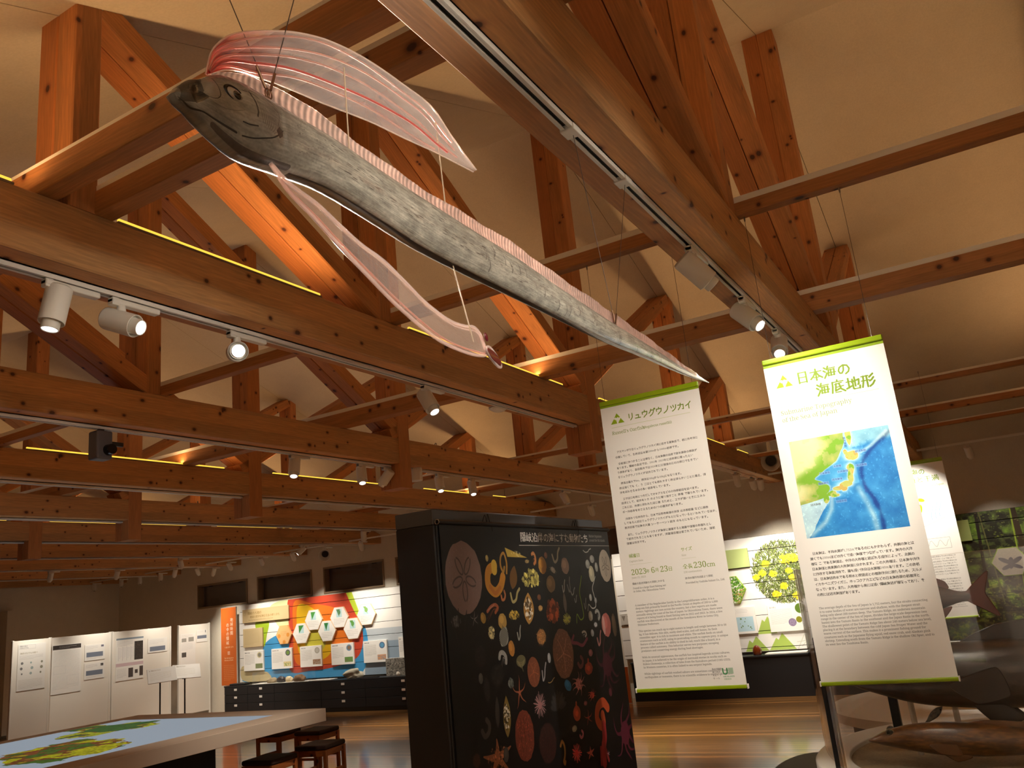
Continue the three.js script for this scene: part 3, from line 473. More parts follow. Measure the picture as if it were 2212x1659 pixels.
// ------------------------------------------------------------------ lettering: brush strokes of each character on a 100 grid
const GLYPH = {};
`日 2212 2292/2212 7812 7892/2250 7850/2288 7888
本 0828 9228/5008 5094/4830 3060 0880/5230 7062 9480/3272 6872
海 1212 2222/0636 1846/0892 2468 2856/4206 3230/3822 9222/4434 3878/4434 8434 8078/3258 9458/3878 8478/6034 5878
底 5004 5014/1416 9216/1616 1450 0692/3034 8026/4030 3080/3080 5870/3856 9052/6030 7072 9692/2892 6892
地 0634 4034/2210 2278/0482 4268/4440 9428 9060 8464/6608 6672/5022 5088 5692 9492 9674
形 0816 5616/0648 5848/2216 2050 0892/4416 4494/8808 7220 6228/9034 7450 6256/9460 7882 5894
の 5224 4860 3480 2078 1258 2234 5020 7828 9054 8276 6090
リ 2812 2862/7208 7256 6274 4492
ュ 2644 6244 5882/1482 8682
ウ 5004 5020/1824 1850/1824 8424 7858 5276 3492
グ 4208 3038 1056/3422 7822 7050 5474 2294/8006 8816/9202 9812
ノ 7810 6850 4874 1692
ツ 1624 2448/4616 5242/8416 7854 5876 3290
カ 1230 8230 8086 6684/4810 4250 1288
イ 8010 5436 1456/5434 5494
サ 0834 9234/3010 3056/7008 7052 6274 3892
ズ 1818 7818 6048 1490/5458 8890/8006 8816/9202 9812
ア 1216 8816 8030 6244/4834 4464 2290
マ 1018 9018 7440 4866/3452 6680
ン 1620 3834/1684 5272 9028
ボ 0832 8632/4810 4894/2650 1074/7048 8872/8208 8818/9204 9614
エ 1620 8420/5020 5082/0882 9282
ト 3808 3892/3842 7858
キ 1434 8024/0864 9252/4010 5892
ヤ 1040 9030 7256/3012 5094
ホ 0832 9232/5008 5094/2848 1076/7048 9074
コ 1618 8418 8488/1684 8484
ギ 1434 7826/0864 9054/4010 5692/8406 9016/9402 9912
ス 1618 7818 6048 1490/5458 8890
メ 7612 5866 1692/3036 7872
ベ 0858 3430 9474/6824 7636/7818 8630
ニ 2026 8026/0880 9280
ワ 1816 1844/1816 8416 7658 3492
ガ 1230 7630 7486 6084/4410 4050 1288/8208 8818/9004 9614
ッ 2844 3458/4840 5254/7640 7070 4892
ク 4008 3038 1056/3422 8422 7652 5874 2294
ビ 2412 2480 3888 8888/8428 2852/8204 9014/9000 9610
オ 0830 9230/6010 6090 4886/5834 1080
ミ 2014 8026/2442 7454/1870 8490
デ 2214 7414/0842 9242/5242 4874 2692/8404 9014/9400 9910
ル 3014 3056 1288/6210 6286 9454
ネ 4808 5418/1430 8430 5058 0874/5256 5294/6450 8866
シ 1818 3830/1040 3052/1488 5676 9030
ー 0850 9250
ペ 0858 3430 9474/8418 9018 9026 8426 8418
あ 1426 8022/4008 3850 5088/7040 4480 1874 2854 6048 8864 8084 6092
い 1622 1866 3086/7026 8650
う 3010 6816/2042 5632 7846 6476 3892
え 3608 6614/2238 7436 1488 4464 5688 9488
お 1030 6430/3408 3484 1880 1866 5248 8058 8682 5888/7416 9030
か 0834 5832 6046 5084 3882/3808 2858 1088/7020 9246
が 0834 5432 5646 4684 3682/3408 2658 0888/6622 8446/7812 8820/8804 9614
き 1826 7820/1446 8238/4206 7062/2870 3888 7290
く 6808 2248 7092
こ 2020 7820 6228/1872 3488 8488
さ 1028 9022/4808 7464/2464 3484 6892
し 2808 2674 4890 8064
す 0824 9224/5808 5854 4466 3454 4442 5856 5476 3494
せ 0838 9432/7010 7060 5862/3014 3082 4890 8490
そ 2412 7212 1840 9036 5254 5076 7490
た 0826 5422/3408 1088/5446 8644/5278 6290 9086
だ 0826 5022/3408 1088/5446 8044/5278 6290 8686/7806 8816/8802 9612
ち 1028 8424/4008 2454 5444 8456 7882 4092
っ 2258 6248 8062 7082 4290
つ 0836 5624 8838 8462 4884
て 1020 8816 5438 4866 7688
で 1022 8218 5238 4666 7488/7430 8440/8624 9634
と 2812 4048/8030 3058 2076 4090 8488
ど 2812 3848/7032 3058 2076 4090 8088/7610 8620/8804 9614
な 0824 5022/3206 1070/6614 8832/6440 6678 4888 3474 5466 8688
に 1810 1490 2068/4428 8426/4466 5082 8882
は 1610 1290 1868/4030 9030/6810 6878 5090 4076 5668 9090
ば 1410 1090 1668/3632 7832/6012 6078 4490 3676 5068 8290/8004 8814/9000 9610
べ 0860 3432 9476/6622 7432/7616 8426
ほ 1610 1290 1868/4020 8620/4042 8842/6620 6678 5090 4076 5668 9090
ま 1624 8424/1846 8246/5008 5078 3490 2276 3868 8688
も 1434 6434/1456 6456/4210 3666 5088 8080 8258
め 2222 4482/6812 4070 2484 1462 4434 7636 8860 6490
む 0828 5828/3408 3470 2276 1660 2654 3462/3482 4690 7890 8272/7236 9054
よ 5008 5078 3490 2276 3868 8288/5030 8630
ら 3608 6016/2836 2464 5648 8262 7084 4292
り 2212 2054 2844/6810 7454 5692
る 2412 7212 1862 5440 8060 7484 4890 4278 5680
れ 0830 4428/2808 2892/0872 6030 7034 6878 9086
わ 0830 4428/2808 2892/0872 5638 8452 8074 5690
を 1424 8020/4408 1456 5044 6078/8844 4262 3882 8488
ん 4608 1290 4050 5456 5484 6890 9266
や 0844 7030 8846 6264/5208 6024/3016 5092
ず 0824 8624/5608 5654 4266 3254 4242 5656 5476 3494/7604 8412/8800 9610
ゆ 1420 1080 3040 7024 8648 6470 4060/5610 5470 3894
年 3008 1040/2022 8822/2644 8444/2644 2668/0668 9468/5422 5494
月 2610 2660 1090/2610 7810 7888 6690/2636 7836/2660 7860
大 0834 9234/5008 4850 0892/5044 9292
中 1628 1664/1628 8428 8464/1662 8462/5008 5094
水 5008 5090 3886/0836 3436 0882/8628 5850/5444 9284
平 1216 8816/2830 3646/7430 6446/0656 9456/5016 5094
北 3810 3888/0840 3840/0882 3870/6210 6284 9284 9270/6240 8832
南 1220 8820/5006 5034/1436 1492/1436 8636 8690 7690/3642 4252/6442 5852/3056 7056/2872 7272/5056 5090
東 1218 8818/2230 2262/2230 7830 7862/2246 7846/2262 7862/5006 5094/4662 0890/5462 9290
西 0814 9214/1632 1690/1632 8432 8490/4014 3860 2664/6014 6058 7660/1686 8486
小 5008 5088 3884/2630 1068/7430 9066
深 1212 2222/0636 1846/0892 2856/3614 3628/3614 9214 8830/5420 3844/7020 8844/3252 9452/6240 6294/5854 3286/6654 9486
浅 1212 2222/0636 1846/0892 2856/3424 9020/3246 9240/3272 8862/5806 7080 9490/7806 8816/9056 5094
均 0634 3834/2210 2278/0482 4068/5608 4450/5026 9226 8884 7480/5650 7448/5476 7668
分 3808 0850/6208 9246/2048 7848 7488 6084/4448 3874 1492
上 4808 4886/4842 8442/0886 9486
外 2808 0858/2626 5226 4460 0892/2446 3660/7008 7094/7040 9460
島 4804 4416/2416 2462/2416 7616 7634/2432 7632/2448 8448/2462 8862 8488 7488/1274 1290 6090 6074/3666 3690
岐 2010 2082/0634 0682 3882/3834 3882/4626 9426/6808 6848/4848 8448 4892/5254 9292
岸 5004 5028/2010 2028 8028 8010/1038 9038/1238 0892/2856 8656/2272 9472/5656 5694
沿 1212 2222/0636 1846/0892 2856/5410 4840 3852/7010 7432 9444/4258 4292/4258 8658 8692/4288 8688
隠 1010 1092/1010 3610 2436 3860 1662/4410 9006/5018 5430/6618 6628/8814 8228/4636 8636 8658/4648 8648/4458 8858/4270 3888/5270 5288 7688 7674/6464 7074/8670 9282
動 4808 1616/0628 5628/3214 3282/1236 1260/1236 5036 5060/1248 5048/1260 5060/1070 5470/0688 5880/6034 9234 9086 7888/7410 7054 5692
物 2008 0840/1424 4222/2608 2694/0662 4450/5808 4446/5028 9428 9088 7888/6232 4266/7632 4882
捕 0628 3628/2408 2490 1288/0662 3848/4018 9618/7808 9014/4438 4492/4438 9038 9090 8090/4454 9054/4470 9070/6808 6892
獲 2608 0836/1414 2850 1892 0888/2654 0674/4018 9618/5608 5626/7808 7826/5428 4046/5036 5070/7028 7240/5038 9438/5048 9048/5058 9058/5068 9468/4476 8676 4094/5080 9494
全 5006 0646/5006 9446/2848 7248/2668 7468/5048 5088/1488 8688
長 3008 3056/3008 8008/3024 7824/3040 7840/0656 9456/3056 3090 5078/8664 6074/5256 9692
流 1212 2222/0636 1846/0892 2856/6204 6216/3418 9418/6018 4044 8440/7828 9048/4456 4488 3694/6454 6490/8454 8488 9688
干 1218 8818/0650 9450/5018 5094
満 1212 2222/0636 1846/0892 2856/3418 9618/5206 5232/7806 7832/3034 9634/6534 6560/3648 3694/3648 9448 9492 8490/5056 5276 7876 7856
球 0616 3816/0644 3644/0482 4068/2216 2272/4028 9628/7008 7088 6086/7806 8816/4642 5456/4280 6660/9038 7656/7256 9682
時 1016 1080/1016 3616 3680/1046 3646/1080 3680/4424 9224/6806 6844/4044 9644/3860 9660/8044 8090 6888/5068 5880
間 1210 1294/1210 4210 4240/1224 4224/1238 4238/5810 8810 8892 7890/5810 5838/5824 8824/5838 8838/3450 3484/3450 6650 6684/3466 6666/3482 6682
側 2008 0644/1434 1494/3414 3466/3414 5614 5666/3432 5632/3448 5648/3466 5666/3866 2892/5270 6084/7018 7068/9208 9290 8086
県 3408 3456/3408 7408 7456/3424 7424/3440 7440/3456 7456/1614 1668/1668 9068/5068 5094/2874 1490/7274 8890
内 1424 1494/1424 8624 8690 7490/5006 4850 2872/5044 7470
口 1818 1888/1818 8218 8288/1884 8284
人 5008 4650 0890/4844 9290
多 4406 1436/3820 7220 5240 2054/3826 5034/5844 2074/5458 9258 7078 2894/5062 6670
目 2410 2492/2410 7610 7692/2436 7636/2462 7662/2488 7688
生 2812 1044/2030 8430/5006 5090/2060 8060/0890 9490
名 4406 1440/3622 7622 5656 0880/4034 5444/3860 3894/3860 8660 8694/3890 8690
古 0830 9230/5006 5052/2252 2292/2252 7852 7892/2288 7888
江 1212 2222/0636 1846/0892 2856/3820 9020/6420 6486/3286 9486
川 2012 2060 0892/5018 5082/8210 8294
三 1618 8418/2048 7648/0882 9282
`.trim().split('\n').forEach((l) => { GLYPH[l[0]] = l.slice(2).split('/').map((s) => s.trim().split(' ').map((p) => [+p.slice(0, 2), +p.slice(2)])); });
const KANA = /[\u3040-\u30ff]/;
function glyphFor(ch) {
  if (GLYPH[ch]) return GLYPH[ch];
  if (!/[\u4e00-\u9fff]/.test(ch)) return null;
  // a rarer character: built from a radical and a body chosen by its code
  const n = ch.charCodeAt(0), rad = ['1212 2222/0636 1846/0892 2856', '2008 0644/1634 1694', '2408 2494/0630 4030/2634 0670', '1010 3610/0626 4026/1040 3640/1256 1286/1256 3656 3686/1286 3686', '0628 3628/2408 2490/0662 3848'][n % 5];
  const body = ['4416 9416/4816 4850/8816 8850/4850 8850/6816 6850/4066 9666/6850 6894/5476 4490/8276 9290', '5808 4640/5024 9424/6824 6894/5044 9244/4668 9668', '4812 9012/4812 4846/9012 9046/4828 9028/4846 9046/6846 6880/4462 9262/4082 9682', '4020 9620/6806 6840/4840 9040/5040 4090/5260 8860 8690/5290 8690'][(n >> 3) % 4];
  return (GLYPH[ch] = (rad + '/' + body).split('/').map((s) => s.split(' ').map((p) => [+p.slice(0, 2), +p.slice(2)])));
}
function cjk(g, text, x, y, size, color, o = {}) { // x, y: left and top of the first cell
  const { sx = 1, pitch = 1, weight = 0.085, vertical = false } = o;
  g.strokeStyle = g.fillStyle = color; g.lineCap = 'round'; g.lineJoin = 'round';
  let cx = x, cy = y;
  for (const ch of text) {
    const q = glyphFor(ch);
    if (q) for (const s of q) {
      for (let i = 0; i + 1 < s.length; i++) {
        const [a, b] = [s[i], s[i + 1]], horiz = Math.abs(b[1] - a[1]) < Math.abs(b[0] - a[0]) * 0.22, k = KANA.test(ch) ? 0.92 : horiz ? 0.62 : 1;
        g.lineWidth = size * weight * k; g.beginPath(); g.moveTo(cx + a[0] * size * sx / 100, cy + a[1] * size / 100); g.lineTo(cx + b[0] * size * sx / 100, cy + b[1] * size / 100); g.stroke();
      }
    } else if (ch === '、' || ch === '。') { g.lineWidth = size * weight; g.beginPath(); if (ch === '。') g.arc(cx + size * 0.2, cy + size * 0.8, size * 0.1, 0, 7); else { g.moveTo(cx + size * 0.12, cy + size * 0.7); g.lineTo(cx + size * 0.26, cy + size * 0.88); } g.stroke(); }
    else if (ch !== ' ' && ch !== '　') { g.font = `${size * 0.92}px serif`; g.textBaseline = 'alphabetic'; g.save(); g.translate(cx, cy + size * 0.86); g.scale(sx, 1); g.fillText(ch, 0, 0); const w = g.measureText(ch).width * sx; g.restore(); if (!vertical) { cx += w + size * 0.04; continue; } }
    if (vertical) cy += size * pitch; else cx += size * sx * pitch;
  }
}
function paragraph(g, lines, x, ys, size, color, o) { lines.forEach((l, i) => cjk(g, l, x, ys[i], size, color, o)); }
function latin(g, text, x, y, size, color, width, o = {}) { // wrapped lines
  const { lead = 1.35, font = 'serif', bold = '' } = o;
  g.font = `${bold} ${size}px ${font}`; g.fillStyle = color; g.textBaseline = 'alphabetic';
  let line = '';
  for (const w of text.split(' ')) { const t = line ? line + ' ' + w : w; if (width && g.measureText(t).width > width) { g.fillText(line, x, y); y += size * lead; line = w; } else line = t; }
  g.fillText(line, x, y); return y + size * lead;
}
const GREEN = '#6f8c14', LIME = '#8fae0a', INK = '#46433e';
function emblem(g, x, y, w, h, c) { // three green peaks with a white gap
  const t = (a) => { g.beginPath(); a.forEach((p, i) => (i ? g.lineTo(x + p[0] * w, y + p[1] * h) : g.moveTo(x + p[0] * w, y + p[1] * h))); g.closePath(); g.fill(); };
  g.fillStyle = c; t([[0.5, 0], [0.73, 0.44], [0.60, 0.44], [0.54, 0.36], [0.46, 0.46], [0.38, 0.38], [0.29, 0.44]]); t([[0, 1], [0.26, 0.52], [0.36, 0.66], [0.40, 0.60], [0.46, 1]]); t([[0.54, 1], [0.62, 0.78], [0.70, 0.66], [0.74, 0.52], [1, 1]]);
}
function map1(g, x, y, w, h) { // sea-floor map: land, sea of blue tones, islands, names
  const S = (u, v) => [x + u * w, y + v * h];
  const im = g.createImageData(w | 0, h | 0);
  const inLand = (u, v) => { // mainland west of a ragged coast
    const n = 0.05 * (fbm(u * 9, v * 9) - 0.5);
    const coast = spline([[0, 0.56], [0.10, 0.55], [0.22, 0.48], [0.30, 0.40], [0.36, 0.28], [0.42, 0.20], [0.46, 0.27], [0.52, 0.33], [0.58, 0.30], [0.62, 0.25], [0.66, 0.02], [0.7, -0.2]])(v) + n;
    return coast - u;
  };
  const isles = [[0.60, 0.24, 0.065, 0.045], [0.545, 0.20, 0.02, 0.03], [0.60, 0.02, 0.028, 0.11], [0.56, 0.38, 0.032, 0.06], [0.545, 0.45, 0.03, 0.06], [0.49, 0.515, 0.06, 0.03], [0.41, 0.545, 0.06, 0.024], [0.33, 0.585, 0.05, 0.022], [0.365, 0.61, 0.045, 0.016], [0.265, 0.625, 0.03, 0.05], [0.47, 0.555, 0.03, 0.03]];
  for (let j = 0; j < im.height; j++) for (let i = 0; i < im.width; i++) {
    const u = i / im.width, v = j / im.height, land = inLand(u, v), n = fbm(u * 12, v * 12, 5), k = (j * im.width + i) * 4;
    let isl = 9; for (const [a, b, c, d] of isles) isl = Math.min(isl, Math.hypot((u - a + 0.03 * (n - 0.5)) / c, (v - b + 0.03 * (fbm(u * 14 + 5, v * 14) - 0.5)) / d));
    let R, G, B;
    if (land > 0 || isl < 1) {
      const hgt = isl < 1 ? 0.5 + (n - 0.5) * 1.2 : Math.min(1, land * 2.2) * 0.6 + (n - 0.5) * 1.4;
      const pale = isl < 1 ? 0 : THREE.MathUtils.smoothstep(land, 0.12, 0.32);
      R = 150 + 74 * hgt; G = 178 + 30 * hgt; B = 84 + 40 * hgt;
      if (hgt > 0.62) { R = 196; G = 170; B = 92; } else if (n < 0.40) { R = 124; G = 176; B = 48; }
      R += (246 - R) * pale * 0.75; G += (244 - G) * pale * 0.75; B += (196 - B) * pale * 0.75;
    } else {
      const near = (pts) => { let m = 9; for (let q = 0; q + 1 < pts.length; q++) { const [ax, ay] = pts[q], [bx, by] = pts[q + 1], t = Math.max(0, Math.min(1, ((u - ax) * (bx - ax) + (v - ay) * (by - ay)) / ((bx - ax) ** 2 + (by - ay) ** 2))); m = Math.min(m, Math.hypot(u - ax - t * (bx - ax), v - ay - t * (by - ay))); } return m + 0.02 * (n - 0.5); };
      const trench = near([[1, 0.06], [0.80, 0.20], [0.70, 0.30], [0.655, 0.42], [0.66, 0.55], [0.72, 0.68], [0.76, 0.82], [0.76, 1]]), ridge = near([[0.60, 0.57], [0.655, 0.72], [0.69, 0.86], [0.70, 1]]), arcSW = near([[0.33, 0.60], [0.30, 0.74], [0.22, 0.86], [0.06, 0.97]]), ku = near([[0.66, 0.24], [0.80, 0.17], [0.97, 0.05]]);
      const west = v > 0.58 && u < 0.33 - (v - 0.6) * 0.75 + 0.03 * (n - 0.5) ? 1 : 0, japan = u < 0.62 && v < 0.52 && !west;
      R = 44; G = 138; B = 208;
      if (japan) { R = 74; G = 166; B = 222; }
      if (v < 0.16 && u > 0.62) { const q = THREE.MathUtils.smoothstep(0.16 + 0.05 * (n - 0.5) - v + (0.9 - u) * 0.12, 0, 0.07); R += 96 * q; G += 62 * q; B += 14 * q; }
      const t1 = Math.exp(-((trench / 0.02) ** 2)); R -= 30 * t1; G -= 58 * t1; B -= 52 * t1;
      let li = Math.max(0.55 * Math.exp(-((ridge / 0.03) ** 2)) * (0.5 + n), 0.6 * Math.exp(-((arcSW / 0.025) ** 2)), 0.7 * Math.exp(-((ku / 0.016) ** 2)), 0.95 * Math.exp(-Math.max(0, isl - 1) * 2.4), west * 0.86, (1 - THREE.MathUtils.smoothstep(-land, 0, 0.035)) * 0.7);
      R += (208 - R) * li; G += (236 - G) * li; B += (240 - B) * li;
      const e = (n - 0.5) * 60 + (vnoise(u * 70, v * 70) > 0.86 && !japan ? 26 : 0); R += e; G += e; B += e * 0.7;
    }
    im.data[k] = cl(R); im.data[k + 1] = cl(G); im.data[k + 2] = cl(B); im.data[k + 3] = 255;
  }
  g.putImageData(im, x | 0, y | 0);
  for (const [t, u, v, vert] of [['間宮海峡', 0.545, 0.045, 1], ['宗谷海峡', 0.64, 0.195], ['津軽海峡', 0.62, 0.335], ['大和堆', 0.40, 0.31], ['日本海盆', 0.25, 0.36], ['大和海盆', 0.43, 0.37], ['対馬海盆', 0.36, 0.44], ['隠岐海脚', 0.22, 0.46], ['関門海峡', 0.36, 0.66], ['対馬海峡', 0.10, 0.66], ['日本海溝', 0.655, 0.52, 1]]) {
    const s = w * 0.026, [a, b] = S(u, v); if (t !== '対馬海峡' && !vert) { g.fillStyle = 'rgba(160,200,240,.55)'; g.fillRect(a - 2, b - 1, t.length * s + 4, s + 3); }
    cjk(g, t, a, b, s, t === '対馬海峡' ? '#444' : '#3a4a98', { vertical: !!vert });
  }
}
const bannerSheet = (paint, W, H) => { const [c, g] = canvas(W, H); g.fillStyle = '#f4f2ec'; g.fillRect(0, 0, W, H); paint(g, W / 45); return std(0xffffff, 0.55, { map: ctex(c) }); };
const sheetMat = [
  bannerSheet((g, k) => { // the fish banner, laid out in centimetres
    const w = 45;
    g.fillStyle = LIME; g.fillRect(0, 0, w * k, 2.9 * k); g.fillRect(0, 119.6 * k, w * k, 1.4 * k);
    emblem(g, 4.1 * k, 6.2 * k, 6.4 * k, 4.5 * k, LIME);
    cjk(g, 'リュウグウノツカイ', 12 * k, 7.3 * k, 3.3 * k, GREEN, { weight: 0.125, pitch: 0.98 });
    g.fillStyle = '#b9c67a'; g.fillRect(4.2 * k, 12.2 * k, 35.6 * k, 0.1 * k);
    latin(g, "Russell's Oarfish", 4 * k, 15.3 * k, 1.95 * k, '#768a3c'); latin(g, '(Regalecus russellii)', 18.6 * k, 15.2 * k, 1.35 * k, '#768a3c');
    const lines = ['アカマンボウ目リュウグウノツカイ科に属する深海魚で、主に太平洋に', '分布していて、生息域は水深200mから1000m付近です。', '全国的に見つかることは少なく、日本海側の沿岸で毎年数例の報告が', 'あります。隠岐の島町では、2022年・2023年に定置網に入ったとい', 'う報告があり、島根県内では2024年に江津市の江の川河口で生きてい', 'るリュウグウノツカイが発見されています。', '体長は最大で8m、体重は30kgから50kgにもなります。', '皮は薄くてもろく、うろこはとても取れやすく骨は柔らかいことに加え、寒', '天を思わせる水分の多い白身をしています。', 'エサは口を前につきだしてオキアミなどの小型甲殻類を食べます。', '特徴として、尾部をトカゲのように切り離すこと（自切）で知られています。', 'これには、外敵に襲われた際に逃げるためと、エサが無いときにエネル', 'ギー消費量をおさえるための2つの理由があります。', '風変わりな外見から、日本では鎌倉時代の説話「古今著聞集」などに掲載', 'してある人魚はリュウグウノツカイがもとになっているといわれているほか、', '西洋諸国では海の大蛇「シーサーペント伝説」のもとにもなっています。', 'また、リュウグウノツカイが海岸に漂着すると地震や津波の前触れとし', 'て紹介されることもありますが、科学的根拠は示されていないため、因果', '関係は不明です。'];
    const ys = [23.7, 25.9, 28.8, 30.6, 32.5, 34.5, 37.2, 39.2, 41.1, 43.9, 45.6, 47.5, 49.4, 52.3, 54.1, 56.0, 59.0, 60.7, 62.5];
    lines.forEach((l, i) => { const ind = [0, 2, 6, 9, 13, 16].includes(i); cjk(g, l, (ind ? 5.1 : 4.1) * k, (ys[i] - 1.2) * k, 1.06 * k, INK, { pitch: ind ? 1.07 : 1.1, weight: 0.115 }); });
    cjk(g, '捕獲日', 4.2 * k, 66.2 * k, 1.7 * k, GREEN); cjk(g, 'サイズ', 27.2 * k, 66.2 * k, 1.55 * k, GREEN);
    latin(g, 'Capture Date', 4.2 * k, 69.6 * k, 1 * k, '#b4b4a0'); latin(g, 'Size', 27.2 * k, 69.6 * k, 1 * k, '#b4b4a0');
    g.fillStyle = '#c8cca8'; g.fillRect(4.2 * k, 70.6 * k, 10 * k, 0.08 * k); g.fillRect(27 * k, 70.6 * k, 6 * k, 0.08 * k);
    latin(g, '2023', 4.3 * k, 74.8 * k, 3.1 * k, GREEN); cjk(g, '年', 11 * k, 73 * k, 1.7 * k, GREEN); latin(g, '6', 13.2 * k, 74.8 * k, 3.1 * k, GREEN); cjk(g, '月', 15 * k, 73 * k, 1.7 * k, GREEN); latin(g, '23', 17.2 * k, 74.8 * k, 3.1 * k, GREEN); cjk(g, '日', 20.7 * k, 73 * k, 1.9 * k, GREEN);
    cjk(g, '全長', 27 * k, 72.8 * k, 2 * k, GREEN); latin(g, '230', 31.4 * k, 74.8 * k, 3.2 * k, GREEN); latin(g, 'cm', 36.8 * k, 74.8 * k, 2.4 * k, GREEN);
    latin(g, 'June 23, 2023', 4.3 * k, 76.3 * k, 1 * k, '#b0b09a'); latin(g, '230 centimeters', 27 * k, 76.3 * k, 1 * k, '#b0b09a');
    cjk(g, '隠岐の島町五箇の大敷網にかかる', 4.2 * k, 77.9 * k, 0.95 * k, INK); latin(g, 'Found in a large fixed fishing net in Goka, Oki, Okinoshima Town', 4.2 * k, 80.6 * k, 0.92 * k, INK, 15 * k);
    cjk(g, '吉田水産株式会社より提供', 27.2 * k, 77.9 * k, 0.95 * k, INK); latin(g, 'Provided by Yoshida Suisan Co., Ltd.', 27.2 * k, 80.6 * k, 0.92 * k, INK);
    let y = 87.4 * k;
    for (const p of ['A member of the Regalecidae family in the Lampridiformes order, it is a deep-sea fish primarily found in the Pacific Ocean at depths of 200 to 1,000 meters. Sightings are rare across the country, but a few reports are made annually along the coast of the Sea of Japan. In Okinoshima Town, there were reports of it being found in fixed fishing nets in 2022 and 2023. In 2024, a live oarfish was discovered at the mouth of the Gonokawa River in Gotsu City, Shimane Prefecture.', 'This species can reach up to eight meters in length and weigh between 30 to 50 kg. It has delicate, thin skin, easily shed scales, and soft bones. Its flesh resembles agar: it is rich in moisture and white. The oarfish feeds on small crustaceans such as krill, using its protruding mouth to capture prey. A unique feature of the oarfish is its ability to shed its tail, much like a lizard, in a process called autotomy. This behavior serves two purposes: escaping predators and conserving energy during food shortages.', 'With its unusual appearance, the oarfish has inspired legends across cultures. In Japan, it is believed to be the origin of mermaid stories in works such as Kokon Chomonju, a collection of tales from the Kamakura period (1185-1333). In Western countries, it is often linked to sea serpent legends.', 'While sightings of oarfish washed ashore are sometimes considered omens of earthquakes or tsunamis, there is no scientific evidence to support this belief.']) y = latin(g, p, 4.1 * k, y, 0.98 * k, '#524f49', 37 * k, { lead: 1.32 }) + 1.2 * k;
    for (let i = 0; i < 4; i++) cjk(g, ['島の科学館', '海と森の', 'ミュージアム', 'サポート'][i], 32.3 * k, (113 + i * 1.15) * k, 0.8 * k, '#555');
    g.strokeStyle = '#3f8a52'; g.lineWidth = 0.5 * k; g.beginPath(); g.arc(37.4 * k, 114.6 * k, 0.8 * k, 0, Math.PI); g.moveTo(36.6 * k, 113.4 * k); g.lineTo(36.6 * k, 114.6 * k); g.moveTo(38.2 * k, 113.4 * k); g.lineTo(38.2 * k, 114.6 * k); g.stroke();
    g.fillStyle = '#a8c4aa'; g.fillRect(38.7 * k, 113.2 * k, 1.9 * k, 2.2 * k); latin(g, 'OKI ISLANDS', 36.4 * k, 116.6 * k, 0.7 * k, '#3f8a52'); latin(g, 'UNESCO', 36.6 * k, 117.5 * k, 0.7 * k, '#3f8a52');
  }, 762, 2048),
  bannerSheet((g, k) => { // the map banner
    g.fillStyle = LIME; g.fillRect(0, 0, 45 * k, 3.3 * k); g.fillRect(0, 120 * k, 45 * k, 1.4 * k);
    emblem(g, 3.6 * k, 7.2 * k, 6.5 * k, 4.8 * k, LIME);
    cjk(g, '日本海の', 11.6 * k, 7.2 * k, 5 * k, GREEN, { weight: 0.13, pitch: 1.02 }); cjk(g, '海底地形', 18.2 * k, 13.2 * k, 5.2 * k, GREEN, { weight: 0.13, pitch: 1.04 });
    g.fillStyle = '#b9c67a'; g.fillRect(3.9 * k, 19.6 * k, 36.2 * k, 0.1 * k);
    latin(g, 'Submarine Topography', 3.5 * k, 22.7 * k, 2.35 * k, '#768a3c'); latin(g, 'of the Sea of Japan', 3.5 * k, 25.5 * k, 2.35 * k, '#768a3c');
    map1(g, 4.5 * k, 33.3 * k, 36 * k, 36.4 * k);
    const L = ['　日本海は、平均水深が1,752mであるのにもかかわらず、外側の海とは', '深くても200mほどの狭くて浅い海峡でつながっています。海洋の大規', '模なへこみである海盆は、中央の大和堆と呼ばれる浅瀬によって、北側の', '日本海盆と南東側の大和海盆に分かれます。この大和堆は、日本海中央部', 'に位置する海底山脈で、最も浅い部分は水深約240mあります。この周辺', 'は、日本海固有水である冷水と暖流域との境界部分に当たるため、スルメ', 'イカやベニズワイガニ、ホッコクアカエビなどの日本海有数の好漁場と', 'なっています。また、大和堆から南には浅い隠岐海脚が連なっており、そ', 'の西には対馬海盆があります。'];
    L.forEach((l, i) => cjk(g, l, 4.3 * k, (74.7 + i * 1.83) * k, 1.12 * k, INK, { pitch: 1.0, weight: 0.125 }));
    latin(g, 'The average depth of the Sea of Japan is 1,752 meters, but the straits connecting it to outer bodies of water are narrow and shallow, with the deepest strait being only about 200 meters deep. The Yamato Ridge, an undersea mountain range in the center of the Sea of Japan, divides the large-scale depression (sea basin) into the Yamato Basin in the southeast and the Japan Basin in the north. The shallowest point of the Yamato Ridge lies about 240 meters below sea level, placing it at the boundary between the cold Japan Sea Proper Water and the warm current of the surface. This makes it a prominent fishing ground for creatures such as the Japanese flying squid, red snow crab, and Alaskan pink shrimp. Extending south from the Yamato Ridge is the shallow Oki Spur, and to its west lies the Tsushima Basin.', 4.1 * k, 95 * k, 0.97 * k, '#524f49', 36.8 * k, { lead: 1.3 });
  }, 760, 2048),
  bannerSheet((g, k) => { // the third banner, half hidden
    g.fillStyle = LIME; g.fillRect(0, 0, 45 * k, 3 * k); g.fillRect(0, 119.8 * k, 45 * k, 1.4 * k);
    emblem(g, 3.6 * k, 7 * k, 6.4 * k, 4.8 * k, LIME);
    cjk(g, '日本海の', 11.6 * k, 6.6 * k, 4.9 * k, GREEN, { weight: 0.1 }); cjk(g, '海流と干満', 13 * k, 12.6 * k, 4.9 * k, GREEN, { weight: 0.1, pitch: 1.12 });
    latin(g, 'Currents and Tides of the Sea of Japan', 8 * k, 21.3 * k, 1.9 * k, '#768a3c');
